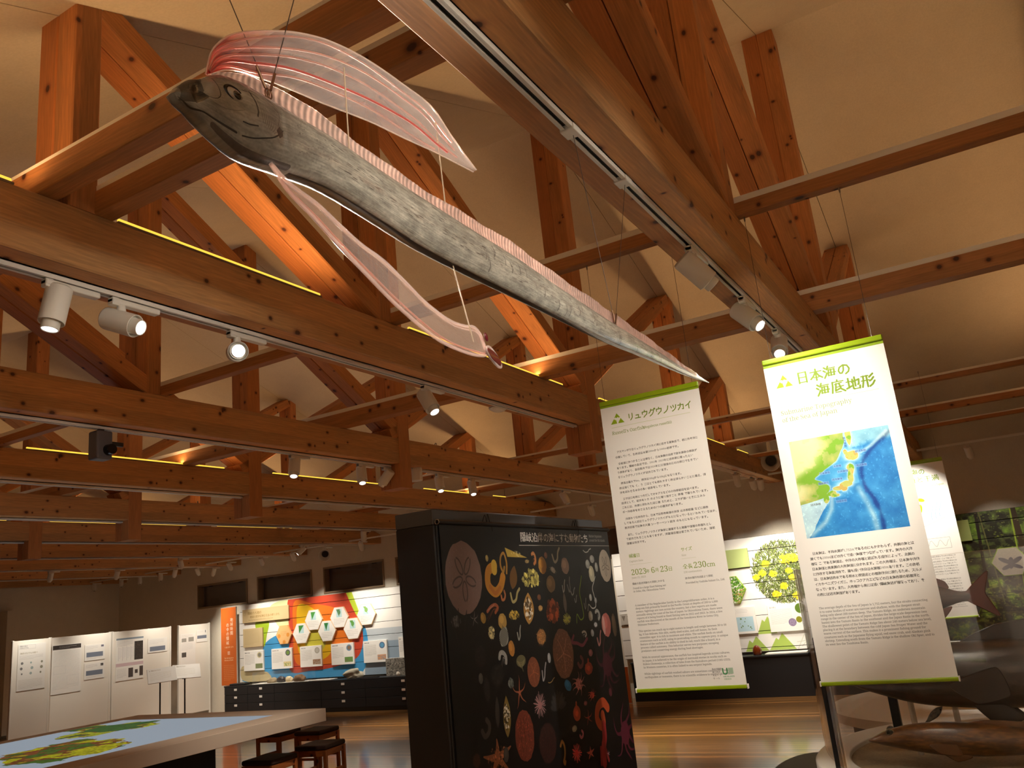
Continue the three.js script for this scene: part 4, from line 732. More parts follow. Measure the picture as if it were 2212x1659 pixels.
    g.fillStyle = '#e2f0f4'; g.fillRect(6 * k, 28 * k, 34 * k, 23 * k); g.fillStyle = '#f4f2ec'; g.fillRect(14 * k, 40 * k, 14 * k, 11 * k); g.fillStyle = LIME;
    for (const [a, b, c, d, r] of [[24, 31, 2.6, 1.4, 0.3], [22, 38, 1.6, 3.8, 0.25], [19, 43, 1.5, 3.4, 0.7], [14, 46, 3.6, 1.2, -0.3], [8, 48, 2.2, 1.6, 0.2]]) { g.beginPath(); g.ellipse(a * k, b * k, c * k, d * k, r, 0, 7); g.fill(); }
    g.strokeStyle = '#6a9ad0'; g.lineWidth = 0.3 * k; for (let i = 0; i < 4; i++) { g.beginPath(); g.moveTo((26 + i * 3) * k, (48 - i) * k); g.bezierCurveTo((25 + i * 3) * k, 42 * k, (30 + i * 2) * k, 38 * k, (29 + i * 3) * k, (31 + i) * k); g.stroke(); }
    g.strokeStyle = '#777'; g.lineWidth = 0.15 * k; g.beginPath(); g.moveTo(12 * k, 55 * k); g.lineTo(38 * k, 46 * k); g.stroke();
    g.fillStyle = '#bfe2ec'; g.fillRect(6 * k, 62 * k, 12 * k, 6 * k); g.strokeRect(20 * k, 61 * k, 18 * k, 8 * k); g.beginPath(); g.moveTo(20 * k, 66 * k); for (let i = 0; i < 18; i++) g.lineTo((20 + i) * k, (65 + 2.4 * Math.sin(i)) * k); g.stroke();
    for (let i = 0; i < 16; i++) cjk(g, ['日本海の海流は対馬海峡から流れ込む暖流とその下の冷水に分', 'かれ、干満の差は太平洋側にくらべて小さいことで知られてい'][i % 2], 4.3 * k, (74 + i * 1.9 + (i > 7 ? 2 : 0)) * k, 1.25 * k, INK);
    latin(g, 'The currents of the Sea of Japan enter through the Tsushima Strait and leave through the northern straits. The difference between high and low tide is small compared with the Pacific side, only a few tens of centimeters through the year along the coast of these islands.', 4.2 * k, 110 * k, 1.0 * k, '#777', 36 * k);
  }, 512, 1376)];
function banner(x, z, top, h, m, label, wires, bulge) {
  const t = thing('hanging_banner', label, 'banner', [x, top, z], 'white banners hung on wires');
  const w = 0.449, g = new THREE.PlaneGeometry(w, h, 24, 30), b = g.clone(); // two faces of a 2 mm sheet, gently bowed
  const bow = (q, off) => { const p = q.attributes.position; for (let i = 0; i < p.count; i++) p.setZ(i, off + bulge * (1 - (2 * p.getX(i) / w) ** 2) * Math.sin(Math.PI * (0.5 - p.getY(i) / h))); q.rotateY(-Math.PI / 2); q.translate(0, -h / 2, 0); q.computeVertexNormals(); };
  bow(g, 0.001); mesh('sheet', g, sheetMat[m], t);
  bow(b, -0.001); const id = b.index.array; for (let i = 0; i < id.length; i += 3) { const s = id[i]; id[i] = id[i + 1]; id[i + 1] = s; } b.computeVertexNormals(); mesh('sheet_back', b, M.white, t);
  const lime = std(0x93ae12, 0.35);
  mesh('top_rail', rbox(0.014, 0.022, w + 0.002, 0.005, -0.002, -0.010, 0), lime, t); mesh('bottom_rail', rbox(0.014, 0.014, w + 0.002, 0.005, -0.001, -h + 0.007, 0), lime, t);
  for (const s of [-1, 1]) mesh('rail_cap', rbox(0.016, 0.018, 0.005, 0.002, 0, -h + 0.008, s * (w / 2 + 0.003)), M.white, t);
  for (const [dz, dy] of wires) { mesh('hanging_wire', rod(V(0, 0, dz), V(0, dy, dz), 0.0009, 6), M.wire, t); mesh('wire_hook', cyl(0.004, 0.003, 0.02, 0, dy - 0.01, dz, 10), M.steel, t); }
  return t;
}
banner(3.3, -1.169, 2.395, 1.21, 0, 'white hanging banner with a date and a length, left of the map banner', [[-0.2, 0.645], [0.2, 0.645]], 0.006);
banner(3.3, -0.448, 2.418, 1.236, 1, 'white hanging banner with a blue and green sea-floor map', [[-0.19, 0.622], [0.19, 0.622]], 0.006);
banner(7.25, -0.49, 2.335, 1.21, 2, 'white hanging banner half hidden behind the right edge of the map banner', [[-0.2, 0.7], [0.2, 0.7]], 0.005);
// ------------------------------------------------------------------ black stand with the poster of sea animals
{
  const CX = 2.87, CW = 1.735, CH = 2.0, Z1 = -2.03, D = 0.2;
  const t = thing('poster_stand', 'tall black display stand in the middle carrying a poster of sea animals', 'display stand', [CX + CW / 2, 0, Z1 - D / 2]);
  mesh('cabinet', rbox(CW, CH - 0.065, D, 0.006, 0, (CH - 0.065) / 2, 0), std(0x2b2c30, 0.55), t);
  mesh('top_panel', rbox(CW, 0.065, D, 0.005, 0, CH - 0.0325, 0), std(0x56585c, 0.5), t);
  mesh('side_strip', rbox(0.02, CH - 0.07, 0.01, 0.003, -CW / 2 + 0.02, (CH - 0.07) / 2, D / 2 + 0.003), std(0x2c3034, 0.5), t);
  const W = 1740, H = 1930, [c, g] = canvas(W, H); g.fillStyle = '#0c0c0d'; g.fillRect(0, 0, W, H);
  const k = 100; // pixels per decimetre; origin at the stand's top left corner, the sheet starts 0.15 dm in and 0.62 dm down
  const OX = -0.18, OY = -0.6;
  const rgb = (h) => [1, 3, 5].map((i) => parseInt(h.slice(i, i + 2), 16));
  const sh = (h, f, a = 1) => { const q = rgb(h).map((v, i, l) => (v * 0.82 + (l[0] + l[1] + l[2]) / 3 * 0.18) * 0.9); return `rgba(${q.map((v) => cl(v * f) | 0).join(',')},${a})`; };
  const blob = (n, rx, ry, rough) => { g.beginPath(); for (let i = 0; i <= n; i++) { const a = i / n * Math.PI * 2, r = 1 + rough * (hash(i % n, (rx * 37 + ry * 11) | 0) - 0.5) * 2; const p = [Math.cos(a) * rx * r, Math.sin(a) * ry * r]; i ? g.lineTo(...p) : g.moveTo(...p); } g.closePath(); };
  const speck = (n, rx, ry, col, s) => { for (let i = 0; i < n; i++) { const a = rnd() * 6.283, r = Math.sqrt(rnd()) * 0.92; g.fillStyle = col(); g.beginPath(); g.arc(Math.cos(a) * rx * r, Math.sin(a) * ry * r, s * rr(0.5, 1.5), 0, 7); g.fill(); } };
  const rays = (n, r0, rx, ry, col, w) => { for (let i = 0; i < n; i++) { const a = i / n * 6.283 + rr(-0.1, 0.1), q = rr(0.7, 1); g.strokeStyle = col(); g.lineWidth = w; g.beginPath(); g.moveTo(Math.cos(a) * rx * r0, Math.sin(a) * ry * r0); g.lineTo(Math.cos(a) * rx * q, Math.sin(a) * ry * q); g.stroke(); } };
  const arms = (n, rx, ry, col, w, bend, off = -Math.PI / 2) => { for (let i = 0; i < n; i++) { const a = off + i / n * 6.283; for (let s = 0; s < 18; s++) { const f = s / 18, f2 = (s + 1) / 18, b = (q) => a + bend * Math.sin(q * 3 + i) * q; g.strokeStyle = col(i); g.lineWidth = Math.max(1, w * (1 - f * 0.85)); g.beginPath(); g.moveTo(Math.cos(b(f)) * rx * f, Math.sin(b(f)) * ry * f); g.lineTo(Math.cos(b(f2)) * rx * f2, Math.sin(b(f2)) * ry * f2); g.stroke(); } } };
  const petals = (rx, ry, col) => { g.strokeStyle = col; g.lineWidth = rx * 0.05; for (let i = 0; i < 5; i++) { const a = Math.PI / 2 + i * 1.2566; g.save(); g.scale(1, ry / rx); g.rotate(a); g.beginPath(); g.ellipse(rx * 0.38, 0, rx * 0.27, rx * 0.12, 0, 0.35, 5.93); g.stroke(); g.restore(); } };
  const path = (pts, rx, ry, col, w) => { g.strokeStyle = col; g.lineWidth = w; g.lineCap = g.lineJoin = 'round'; const cv = new THREE.CatmullRomCurve3(pts.map((p) => V(p[0] * rx, p[1] * ry, 0))).getPoints(40); g.beginPath(); cv.forEach((p, i) => (i ? g.lineTo(p.x, p.y) : g.moveTo(p.x, p.y))); g.stroke(); };
  const kinds = {
    sand(rx, ry, h) { g.fillStyle = sh(h, 0.9); blob(40, rx, ry, 0.02); g.fill(); speck(260, rx, ry, () => sh(h, rr(0.7, 1.15), 0.35), rx * 0.02); petals(rx, ry, sh(h, 0.5, 0.85)); },
    bigoval(rx, ry, h) { g.fillStyle = sh(h, 0.85); blob(40, rx, ry, 0.02); g.fill(); speck(380, rx, ry, () => sh(h, rr(0.6, 1.4), 0.45), rx * 0.03); for (let i = 0; i < 5; i++) { const a = Math.PI / 2 + i * 1.2566; path([[0, 0], [Math.cos(a) * 0.35 + 0.04, Math.sin(a) * 0.35], [Math.cos(a) * 0.7, Math.sin(a) * 0.7]], rx, ry, sh(h, 1.35, 0.6), rx * 0.06); } },
    bigred(rx, ry, h) { g.fillStyle = sh(h, 0.8); blob(40, rx, ry, 0.03); g.fill(); speck(420, rx, ry, () => sh(h, rr(0.5, 1.5), 0.5), rx * 0.035); for (const q of [-0.3, 0, 0.3]) path([[q, -0.7], [q * 1.4, 0], [q, 0.6]], rx, ry, sh(h, 0.5, 0.5), rx * 0.06); },
    oval(rx, ry, h) { g.fillStyle = sh(h, 0.92); blob(24, rx, ry, 0.04); g.fill(); g.fillStyle = sh(h, 1.2, 0.5); g.beginPath(); g.ellipse(-rx * 0.2, -ry * 0.2, rx * 0.5, ry * 0.5, 0, 0, 7); g.fill(); },
    redoval(rx, ry, h) { kinds.oval(rx, ry, h); g.fillStyle = sh('#f0d0c8', 1, 0.6); g.beginPath(); g.ellipse(-rx * 0.55, 0, rx * 0.28, ry * 0.8, 0, 0, 7); g.fill(); },
    ring(rx, ry, h) { path([[0.3, -0.7], [0.7, -0.2], [0.5, 0.5], [-0.2, 0.75], [-0.6, 0.2]], rx, ry, sh(h, 1), rx * 0.5); },
    ringC(rx, ry, h) { path([[-0.1, -0.85], [-0.62, -0.35], [-0.55, 0.45], [0.1, 0.7], [0.55, 0.2], [0.7, -0.4]], rx, ry, sh(h, 0.95), rx * 0.48); path([[-0.15, -0.9], [-0.1, -0.6]], rx, ry, sh('#f0c030', 1), rx * 0.5); path([[-0.4, 0.5], [0.1, 0.75], [0.5, 0.3]], rx, ry, sh('#c86a1c', 1, 0.7), rx * 0.2); },
    bigC(rx, ry, h) { path([[0.75, -0.35], [0.3, -0.8], [-0.45, -0.6], [-0.7, 0.1], [-0.3, 0.65], [0.05, 0.5], [0.02, 0.0]], rx, ry, sh(h, 1), rx * 0.5); },
    tail(rx, ry, h) { path([[0.6, 0.9], [0.8, 0.0], [0.3, -0.8], [-0.4, -0.5], [-0.6, 0.3], [-0.1, 0.8], [0.2, 0.4]], rx, ry, sh(h, 0.9), rx * 0.34); },
    cone(rx, ry, h) { g.fillStyle = sh(h, 0.95); g.beginPath(); g.moveTo(-rx, -ry); g.lineTo(rx, ry * 0.5); g.lineTo(-rx * 0.8, ry); g.closePath(); g.fill(); speck(30, rx * 0.5, ry * 0.7, () => sh('#fff0a0', 1, 0.6), ry * 0.14); },
    leaf(rx, ry, h) { g.fillStyle = sh(h, 0.9); g.beginPath(); g.moveTo(0, -ry); g.bezierCurveTo(rx * 1.3, -ry * 0.3, rx, ry * 0.6, 0, ry); g.bezierCurveTo(-rx, ry * 0.6, -rx * 1.1, -ry * 0.3, 0, -ry); g.fill(); },
    shrimp(rx, ry, h) { path([[-0.7, -0.4], [-0.2, -0.6], [0.35, -0.3], [0.5, 0.3], [0.1, 0.7]], rx, ry, sh(h, 1), Math.min(rx, ry) * 0.55); for (let i = 0; i < 9; i++) path([[0, 0], [rr(-1, 1), rr(0.2, 1)]], rx, ry, sh(h, 1.1, 0.7), 1.5); path([[-0.6, -0.5], [0.2, -0.5]], rx, ry, sh('#fff0e0', 1, 0.5), 2.5); },
    fishy(rx, ry, h) { kinds.leaf(ry, rx, h); },
    worm(rx, ry, h) { path([[-0.7, -0.2], [-0.35, 0.6], [0.2, 0.3], [0.45, -0.5], [0.8, -0.95]], rx, ry, sh(h, 0.95), Math.min(rx, ry) * 0.26 + 3); },
    snake(rx, ry, h) { path([[-0.9, 0.95], [-0.7, 0.6], [-0.2, 0.85], [0.35, 0.75], [0.3, 0.2], [0.15, -0.3], [0.5, -0.7], [0.8, -1]], rx, ry, sh(h, 1), 7); },
    snake2(rx, ry, h) { path([[-0.6, -0.8], [-0.85, -0.1], [-0.3, 0.2], [0.3, 0.6], [0.9, -0.1]], rx, ry, sh(h, 0.9), ry * 0.45); },
    squid(rx, ry, h) { kinds.oval(rx * 0.55, ry * 0.8, h); rays(10, 0.3, rx, ry, () => sh(h, 1, 0.7), 2); },
    squid2(rx, ry, h) { path([[0.5, -0.9], [0.4, -0.3], [0, 0.2], [-0.1, 0.9]], rx, ry, sh(h, 1), rx * 0.8); path([[0.2, 0], [0.7, 0.9]], rx, ry, sh(h, 0.9), rx * 0.3); path([[-0.5, 0.1], [-0.7, 0.9]], rx, ry, sh(h, 0.9), rx * 0.3); },
    urchin(rx, ry, h) { rays(60, 0.4, rx, ry, () => sh(h, rr(0.6, 1.1), 0.8), 2.5); g.fillStyle = sh(h, 0.85); blob(26, rx * 0.8, ry * 0.8, 0.06); g.fill(); speck(90, rx * 0.7, ry * 0.7, () => sh(h, rr(0.6, 1.5), 0.6), rx * 0.06); },
    starburst(rx, ry, h) { rays(34, 0, rx, ry, () => sh(h, rr(0.7, 1.6), 0.9), 5); g.fillStyle = sh(h, 1.3); blob(20, rx * 0.3, ry * 0.3, 0.1); g.fill(); rays(16, 0.4, rx * 0.9, ry * 0.9, () => sh('#f0e0d8', 1, 0.5), 2); },
    coral(rx, ry, h) { for (let i = 0; i < 70; i++) { const a = rnd() * 6.283, r = Math.sqrt(rnd()); g.fillStyle = sh(h, rr(0.55, 1.35), 0.9); g.beginPath(); g.arc(Math.cos(a) * rx * r * 0.8, Math.sin(a) * ry * r * 0.8, Math.min(rx, ry) * rr(0.1, 0.3), 0, 7); g.fill(); } rays(30, 0.7, rx, ry, () => sh(h, 1.3, 0.5), 3); },
    spotted(rx, ry, h) { kinds.leaf(rx, ry, h); speck(46, rx * 0.7, ry * 0.72, () => sh('#fff4e0', 1, 0.85), rx * 0.12); speck(30, rx * 0.7, ry * 0.7, () => sh(h, 0.4, 0.8), rx * 0.1); },
    shellfish(rx, ry, h) { kinds.leaf(rx * 0.62, ry * 1.1, h); for (let i = 0; i < 11; i++) { const q = -0.8 + i * 0.16; path([[-0.4, q], [0.4, q + 0.05]], rx, ry, sh(h, 0.35, 0.8), 4); } },
    fanshell(rx, ry, h) { g.fillStyle = sh(h, 0.9); g.beginPath(); g.ellipse(0, -ry * 0.25, rx, ry * 0.7, 0, 0, 7); g.fill(); for (let i = 0; i < 4; i++) path([[-0.8 + i * 0.1, -0.3 + i * 0.12], [0, -0.05 + i * 0.2], [0.8 - i * 0.1, -0.3 + i * 0.12]], rx, ry, sh(h, 1.3, 0.7), 4); path([[0.1, 0.3], [0.25, 0.95]], rx, ry, sh(h, 0.9), 6); },
    star5(rx, ry, h) { arms(5, rx, ry, () => sh(h, 1), rx * 0.13 + 2, 0.25); g.fillStyle = sh(h, 1.1); g.beginPath(); g.ellipse(0, 0, rx * 0.15, ry * 0.13, 0, 0, 7); g.fill(); },
    starfish(rx, ry, h) { arms(5, rx, ry, () => sh(h, 1), rx * 0.34, 0.05); speck(80, rx * 0.75, ry * 0.75, () => sh(h, rr(0.35, 1.6), 0.7), rx * 0.035); },
    gourd(rx, ry, h) { kinds.oval(rx, ry * 0.72, h); path([[0, -0.6], [0.1, -1]], rx, ry, sh(h, 1), rx * 0.35); g.fillStyle = sh(h, 1.35, 0.5); blob(12, rx * 0.4, ry * 0.3, 0.2); g.fill(); },
    crab(rx, ry, h) { arms(9, rx, ry, () => sh(h, 0.95), rx * 0.16, 0.3); kinds.coral(rx * 0.55, ry * 0.55, h); },
    plume(rx, ry, h) { for (let i = 0; i < 9; i++) { const a = -Math.PI / 2 + (i - 4) * 0.34; g.save(); g.rotate(a + Math.PI / 2); g.fillStyle = sh(h, rr(0.8, 1.2), 0.8); g.beginPath(); g.ellipse(0, -ry * 0.5, rx * 0.11, ry * 0.45, 0, 0, 7); g.fill(); g.restore(); } },
    bigdark(rx, ry, h) { kinds.bigred(rx, ry, h); },
    seahorse(rx, ry, h) { path([[-0.7, -0.55], [-0.2, -0.85], [0.3, -0.5], [0.35, 0.0], [0.1, 0.45], [-0.25, 0.75], [0, 0.95], [0.2, 0.8]], rx, ry, sh(h, 1), rx * 0.42); },
    octopus(rx, ry, h) { arms(8, rx, ry, () => sh(h, 1), rx * 0.18, 0.6, 0.3); g.fillStyle = sh(h, 1.1); blob(24, rx * 0.35, ry * 0.4, 0.06); g.fill(); },
  };
  // kind, centre x, y, width, height (dm), turn (degrees), colour
  const LIST = `sand,1.75,2.89,2.85,3.10,0,a8857a|ringC,4.26,3.09,1.91,1.50,15,e8951a|tail,5.12,2.31,0.80,1.08,0,d99a30|cone,6.44,1.92,2.12,0.42,5,e8c040|oval,3.74,2.10,0.25,0.30,0,c8b060|shrimp,8.15,2.14,0.61,0.79,10,d8803c|oval,8.96,2.50,0.86,0.88,0,e0982c|urchin,7.41,2.29,0.44,0.21,0,b09050|oval,9.43,2.01,0.35,0.33,0,c07048|worm,10.55,2.09,1.17,0.91,0,d0c8a8|squid,10.06,2.76,0.98,0.37,20,d8d0c0|oval,11.49,2.58,0.90,0.88,0,d8b8a0|leaf,5.94,3.01,0.82,1.15,20,8a5a1c|coral,7.64,3.10,2.07,0.98,0,d8c858|oval,9.65,3.45,0.96,0.84,-8,b8925a|worm,11.05,3.68,0.42,0.82,5,d8d8d0|worm,11.70,3.64,0.52,0.91,-8,9a9a94|ring,4.85,3.78,0.52,0.59,15,c87038|worm,5.90,3.89,1.09,0.87,10,c8b468|spotted,7.09,4.50,1.21,1.49,8,d89838|oval,8.26,4.04,0.38,0.28,0,8a5030|coral,9.57,4.80,1.74,1.28,0,d86030|urchin,8.29,4.56,0.51,0.31,0,d8a050|fishy,10.98,4.44,1.09,0.44,0,9a8a80|shrimp,3.91,4.34,1.49,0.57,-20,b85a30|oval,2.99,4.66,0.42,0.49,-30,b88a30|oval,4.58,4.92,0.74,0.70,10,d8a848|coral,5.67,4.72,1.14,0.46,0,d8b038|star5,2.28,4.65,0.69,0.67,0,908880|coral,0.87,4.66,0.81,0.53,0,6a6a6a|coral,3.57,5.33,0.58,0.65,0,c8b878|shellfish,4.58,5.58,1.53,0.88,35,b8b8a8|worm,5.97,5.60,0.47,0.78,0,a8a898|urchin,8.07,5.90,1.11,0.91,0,b8783a|bigoval,10.19,6.89,2.24,2.43,0,b87858|starburst,11.02,5.26,1.00,0.58,0,b8c840|snake,12.75,4.38,1.43,2.44,0,a8d820|worm,14.41,1.80,1.35,0.25,0,c8c8c0|oval,14.30,2.53,0.54,0.49,10,b0b0a8|oval,14.96,2.26,0.59,0.45,0,a8a8a0|oval,15.42,2.72,0.40,0.53,0,b0b0a8|oval,14.67,3.07,0.70,0.89,0,d8d0a8|sand,16.67,2.66,1.63,1.85,0,d8c8b0|snake,14.41,4.15,1.72,1.82,0,c0c0b8|worm,12.05,3.96,0.70,0.45,0,b0b0b0|worm,12.30,4.36,0.39,0.45,0,a8a8a8|oval,14.16,4.34,0.34,0.39,0,b0b0a8|oval,14.78,4.53,0.31,0.32,0,b0b0b0|worm,13.40,4.69,0.37,0.69,0,a8a8a0|oval,13.88,5.31,0.52,0.54,0,c8c0a8|shrimp,14.85,5.29,0.77,0.70,0,a0a098|urchin,14.40,5.81,0.49,0.31,0,c0c0c0|redoval,15.80,5.92,1.23,1.30,0,d86a60|oval,16.87,6.00,0.62,1.28,0,6a5038|shrimp,12.89,6.16,0.80,0.41,0,d8d8d0|oval,13.85,6.20,0.41,0.38,0,c8d0d8|snake2,12.18,6.47,2.08,0.80,0,b04060|worm,14.65,6.62,0.76,0.91,0,c07068|ring,11.98,7.49,0.86,0.64,0,8a4040|oval,13.34,7.18,0.51,0.37,0,d87880|gourd,12.89,7.92,0.97,0.86,0,d84828|crab,11.53,8.52,1.59,1.18,0,c87068|crab,12.92,9.26,1.05,0.67,0,d84030|oval,5.15,6.15,0.55,0.70,-10,d88a30|shrimp,4.35,6.45,0.75,0.93,-35,a8a8a0|fanshell,5.89,6.87,0.87,0.76,0,7a7048|bigoval,6.97,7.39,1.19,1.35,0,a05030|worm,7.95,7.58,0.51,1.05,10,a8a0a0|oval,8.63,6.94,0.33,0.47,0,a8a8a8|oval,10.29,8.43,0.76,0.51,25,2a90d8|worm,8.61,8.00,0.92,0.13,-8,b8904a|star5,5.49,8.10,1.30,1.48,0,b05838|starburst,7.24,8.90,1.26,1.20,0,8a5a5a|plume,9.09,9.35,2.26,1.82,0,4a4644|spotted,4.20,8.90,0.76,1.71,5,a88838|leaf,3.45,8.60,0.43,1.28,5,4a4440|ring,2.42,9.07,0.90,0.84,0,5a5048|bigred,5.59,9.93,1.68,2.15,0,a8442c|bigdark,7.64,10.62,1.69,1.73,0,4a2420|starfish,3.19,10.38,2.31,1.45,0,b8683c|gourd,10.94,9.85,0.84,1.01,0,d84a20|star5,12.18,10.26,1.02,0.75,0,d84830|bigC,13.88,10.40,1.99,1.48,0,e05020|oval,10.48,10.49,0.54,0.30,0,b8a888|ring,11.17,10.87,0.57,0.40,0,c05060|urchin,12.03,9.53,0.44,0.25,0,c05058|starburst,10.44,11.59,1.10,0.96,0,c82828|seahorse,9.10,11.29,0.74,1.13,0,c08030|squid2,13.55,11.80,1.33,1.91,0,c82830|starfish,11.97,11.89,0.92,0.59,0,d85040|star5,14.04,12.33,0.45,0.31,0,c88890|octopus,16.54,11.75,3.37,3.04,0,6a1c34|octopus,15.30,8.01,3.29,3.16,0,4a1424|oval,15.25,9.44,0.42,0.44,0,702838|urchin,2.50,6.19,1.04,1.19,0,2c2420|urchin,3.72,7.12,1.33,1.08,0,2a2624|urchin,2.79,7.60,0.58,1.17,0,34302c|oval,2.38,7.10,0.34,0.44,0,6a6a60|coral,4.81,7.60,0.51,0.49,0,6a7068|plume,1.11,6.04,1.19,4.03,0,1a1614|urchin,1.56,10.16,0.64,0.65,0,5a3828|oval,3.85,10.39,0.43,0.62,10,605850`;
  for (const s of LIST.split('|')) {
    const [n, x, y, w, h, r, col] = s.split(',');
    g.save(); g.translate((+x + OX) * k, (+y + OY) * k); g.rotate(+r * Math.PI / 180); g.lineCap = 'round'; (kinds[n] || kinds.oval)(+w * k / 2, +h * k / 2, '#' + col); g.restore();
  }
  for (let i = 0; i < 500; i++) { g.fillStyle = `rgba(${rr(90, 150) | 0},${rr(70, 110) | 0},${rr(60, 100) | 0},${rr(0.1, 0.4)})`; g.beginPath(); g.arc(rr(0, W), rr(300, H), rr(0.8, 2.4), 0, 7); g.fill(); }
  cjk(g, '隠岐沿岸の海にすむ動物たち', (6.98 + OX) * k, (0.86 + OY) * k, 0.50 * k, '#dcd8d2', { sx: 1.17, weight: 0.115, pitch: 1.02 });
  latin(g, 'Marine Organisms', (14.9 + OX) * k, (1.04 + OY) * k, 0.2 * k, '#b0aca6'); latin(g, 'around the Oki Islands', (14.9 + OX) * k, (1.28 + OY) * k, 0.2 * k, '#b0aca6');
  g.fillStyle = '#b8b4ae'; g.fillRect((6.8 + OX) * k, (1.5 + OY) * k, 10.8 * k, 3);
  const PW = 1.74, px = 0.018;
  const p = thing('hanging_poster', 'black poster crowded with colourful sea animals, hung on the black stand', 'poster', [CX + px + PW / 2, 2.0 - 0.06, Z1 + 0.012]);
  mesh('sheet', move(new THREE.PlaneGeometry(PW, 1.93), 0, -1.93 / 2 - 0.0, 0.004), std(0xffffff, 0.42, { map: ctex(c) }), p);
  mesh('sheet_backing', box(PW, 1.925, 0.003, 0, -1.93 / 2, 0.001), M.black, p);
  mesh('top_rod', cyl(0.011, 0.011, PW + 0.02, 0, 0, 0, 16).rotateZ(Math.PI / 2).translate(0, 0.004, 0.004), std(0x17181a, 0.4), p);
  for (const s of [-1, 1]) mesh('rod_cap', new THREE.TorusGeometry(0.010, 0.0022, 8, 20).rotateY(Math.PI / 2).translate(s * (PW / 2 + 0.012), 0.004, 0.004), M.chrome, p);
  for (const x of [-0.5, 0.42]) mesh('cord_knot', [tube([V(x - 0.03, 0.012, 0.008), V(x - 0.012, 0.045, 0.012), V(x, 0.012, 0.012), V(x + 0.012, 0.05, 0.012), V(x + 0.03, 0.0, 0.012)], 0.0016, 30, 6), rod(V(x + 0.04, 0.015, 0.011), V(x + 0.045, -0.03, 0.011), 0.0012, 6)], std(0x151515, 0.7), p);
}
// ------------------------------------------------------------------ map table and stools
{
  const xr = 6.30, zf = -5.86, zb = -8.62, xl = 2.6, Y = 0.78, rim = 0.33, w = xr - xl, d = zf - zb, cx = (xl + xr) / 2, cz = (zf + zb) / 2;
  const t = thing('map_table', 'large low table with a glowing map of islands in its top, bottom left', 'table', [cx, 0, cz]);
  const wood = std(0xb8a694, 0.6);
  mesh('rim', [rbox(w, 0.115, rim, 0.004, 0, Y - 0.0575, d / 2 - rim / 2), rbox(w, 0.115, 0.2, 0.004, 0, Y - 0.0575, -d / 2 + 0.1), rbox(rim, 0.114, d - rim - 0.2, 0.004, w / 2 - rim / 2, Y - 0.0575, 0.1 - rim / 2), rbox(0.2, 0.114, d - rim - 0.2, 0.004, -w / 2 + 0.1, Y - 0.0575, 0.1 - rim / 2)].map((g) => uvScale(g, 0.9, 0.12)), wood, t);
  mesh('base', rbox(w - 1.0, Y - 0.115, d - 1.0, 0.01, -0.2, (Y - 0.115) / 2, -0.2), std(0x131415, 0.6), t);
  const sw = w - rim - 0.2, sd = d - rim - 0.2, W = 1024, H = Math.round(W * sd / sw), [c, g] = canvas(W, H), im = g.createImageData(W, H);
  // islands in table metres from the sheet's left rear corner
  const ox = xl + 0.2, oz = zb + 0.2, K = W / sw;
  const isl = [[4.39, -6.97, 0.44, 0.65, 1, 0.51], [5.13, -7.79, 0.26, 0.21, 0, 1.49], [5.51, -7.85, 0.32, 0.40, 0, -0.15], [5.49, -8.35, 0.18, 0.25, 0, 0.20], [4.94, -7.89, 0.09, 0.04, 0, 1.77]];
  for (let j = 0; j < H; j++) for (let i = 0; i < W; i++) {
    const x = ox + i / K, z = oz + j / K; let R = 176, G = 190, B = 204;
    for (const [a, b, rx, rz, kind, rot] of isl) {
      const dx = x - a, dz = z - b, X = dx * Math.cos(rot) + dz * Math.sin(rot), Z = -dx * Math.sin(rot) + dz * Math.cos(rot), n = fbm(x * 7, z * 7, 5), rd = Math.hypot(X / rx, Z / rz) + (n - 0.5) * 0.75;
      if (rd < 1) { const m = fbm(x * 5 + 9, z * 5, 4); if (kind) { R = 150; G = 84; B = 48; if (m > 0.52) { R = 206; G = 200; B = 40; } else if (m < 0.40) { R = 84; G = 122; B = 48; } } else { R = 74; G = 122; B = 62; if (m > 0.54) { R = 200; G = 204; B = 60; } else if (m > 0.50) { R = 150; G = 80; B = 60; } } const q = 0.85 + 0.5 * (vnoise(x * 60, z * 60) - 0.5); R *= q; G *= q; B *= q; }
    }
    const k = (j * W + i) * 4; im.data[k] = R; im.data[k + 1] = G; im.data[k + 2] = B; im.data[k + 3] = 255;
  }
  g.putImageData(im, 0, 0);
  const tx = ctex(c);
  mesh('map_screen', new THREE.PlaneGeometry(sw, sd).rotateX(-Math.PI / 2).translate((0.2 - rim) / 2, Y - 0.004, (0.2 - rim) / 2), new THREE.MeshStandardMaterial({ color: 0x101010, roughness: 0.6, emissive: 0xffffff, emissiveMap: tx, emissiveIntensity: 0.40 }), t);
  mesh('screen_bed', box(sw, 0.01, sd, (0.2 - rim) / 2, Y - 0.012, (0.2 - rim) / 2), M.black, t);
  const l = new THREE.RectAreaLight(0xc8d8f0, 0.25, sw, sd); l.position.set((0.2 - rim) / 2, Y + 0.004, (0.2 - rim) / 2); l.rotation.x = Math.PI / 2; t.add(l);
}
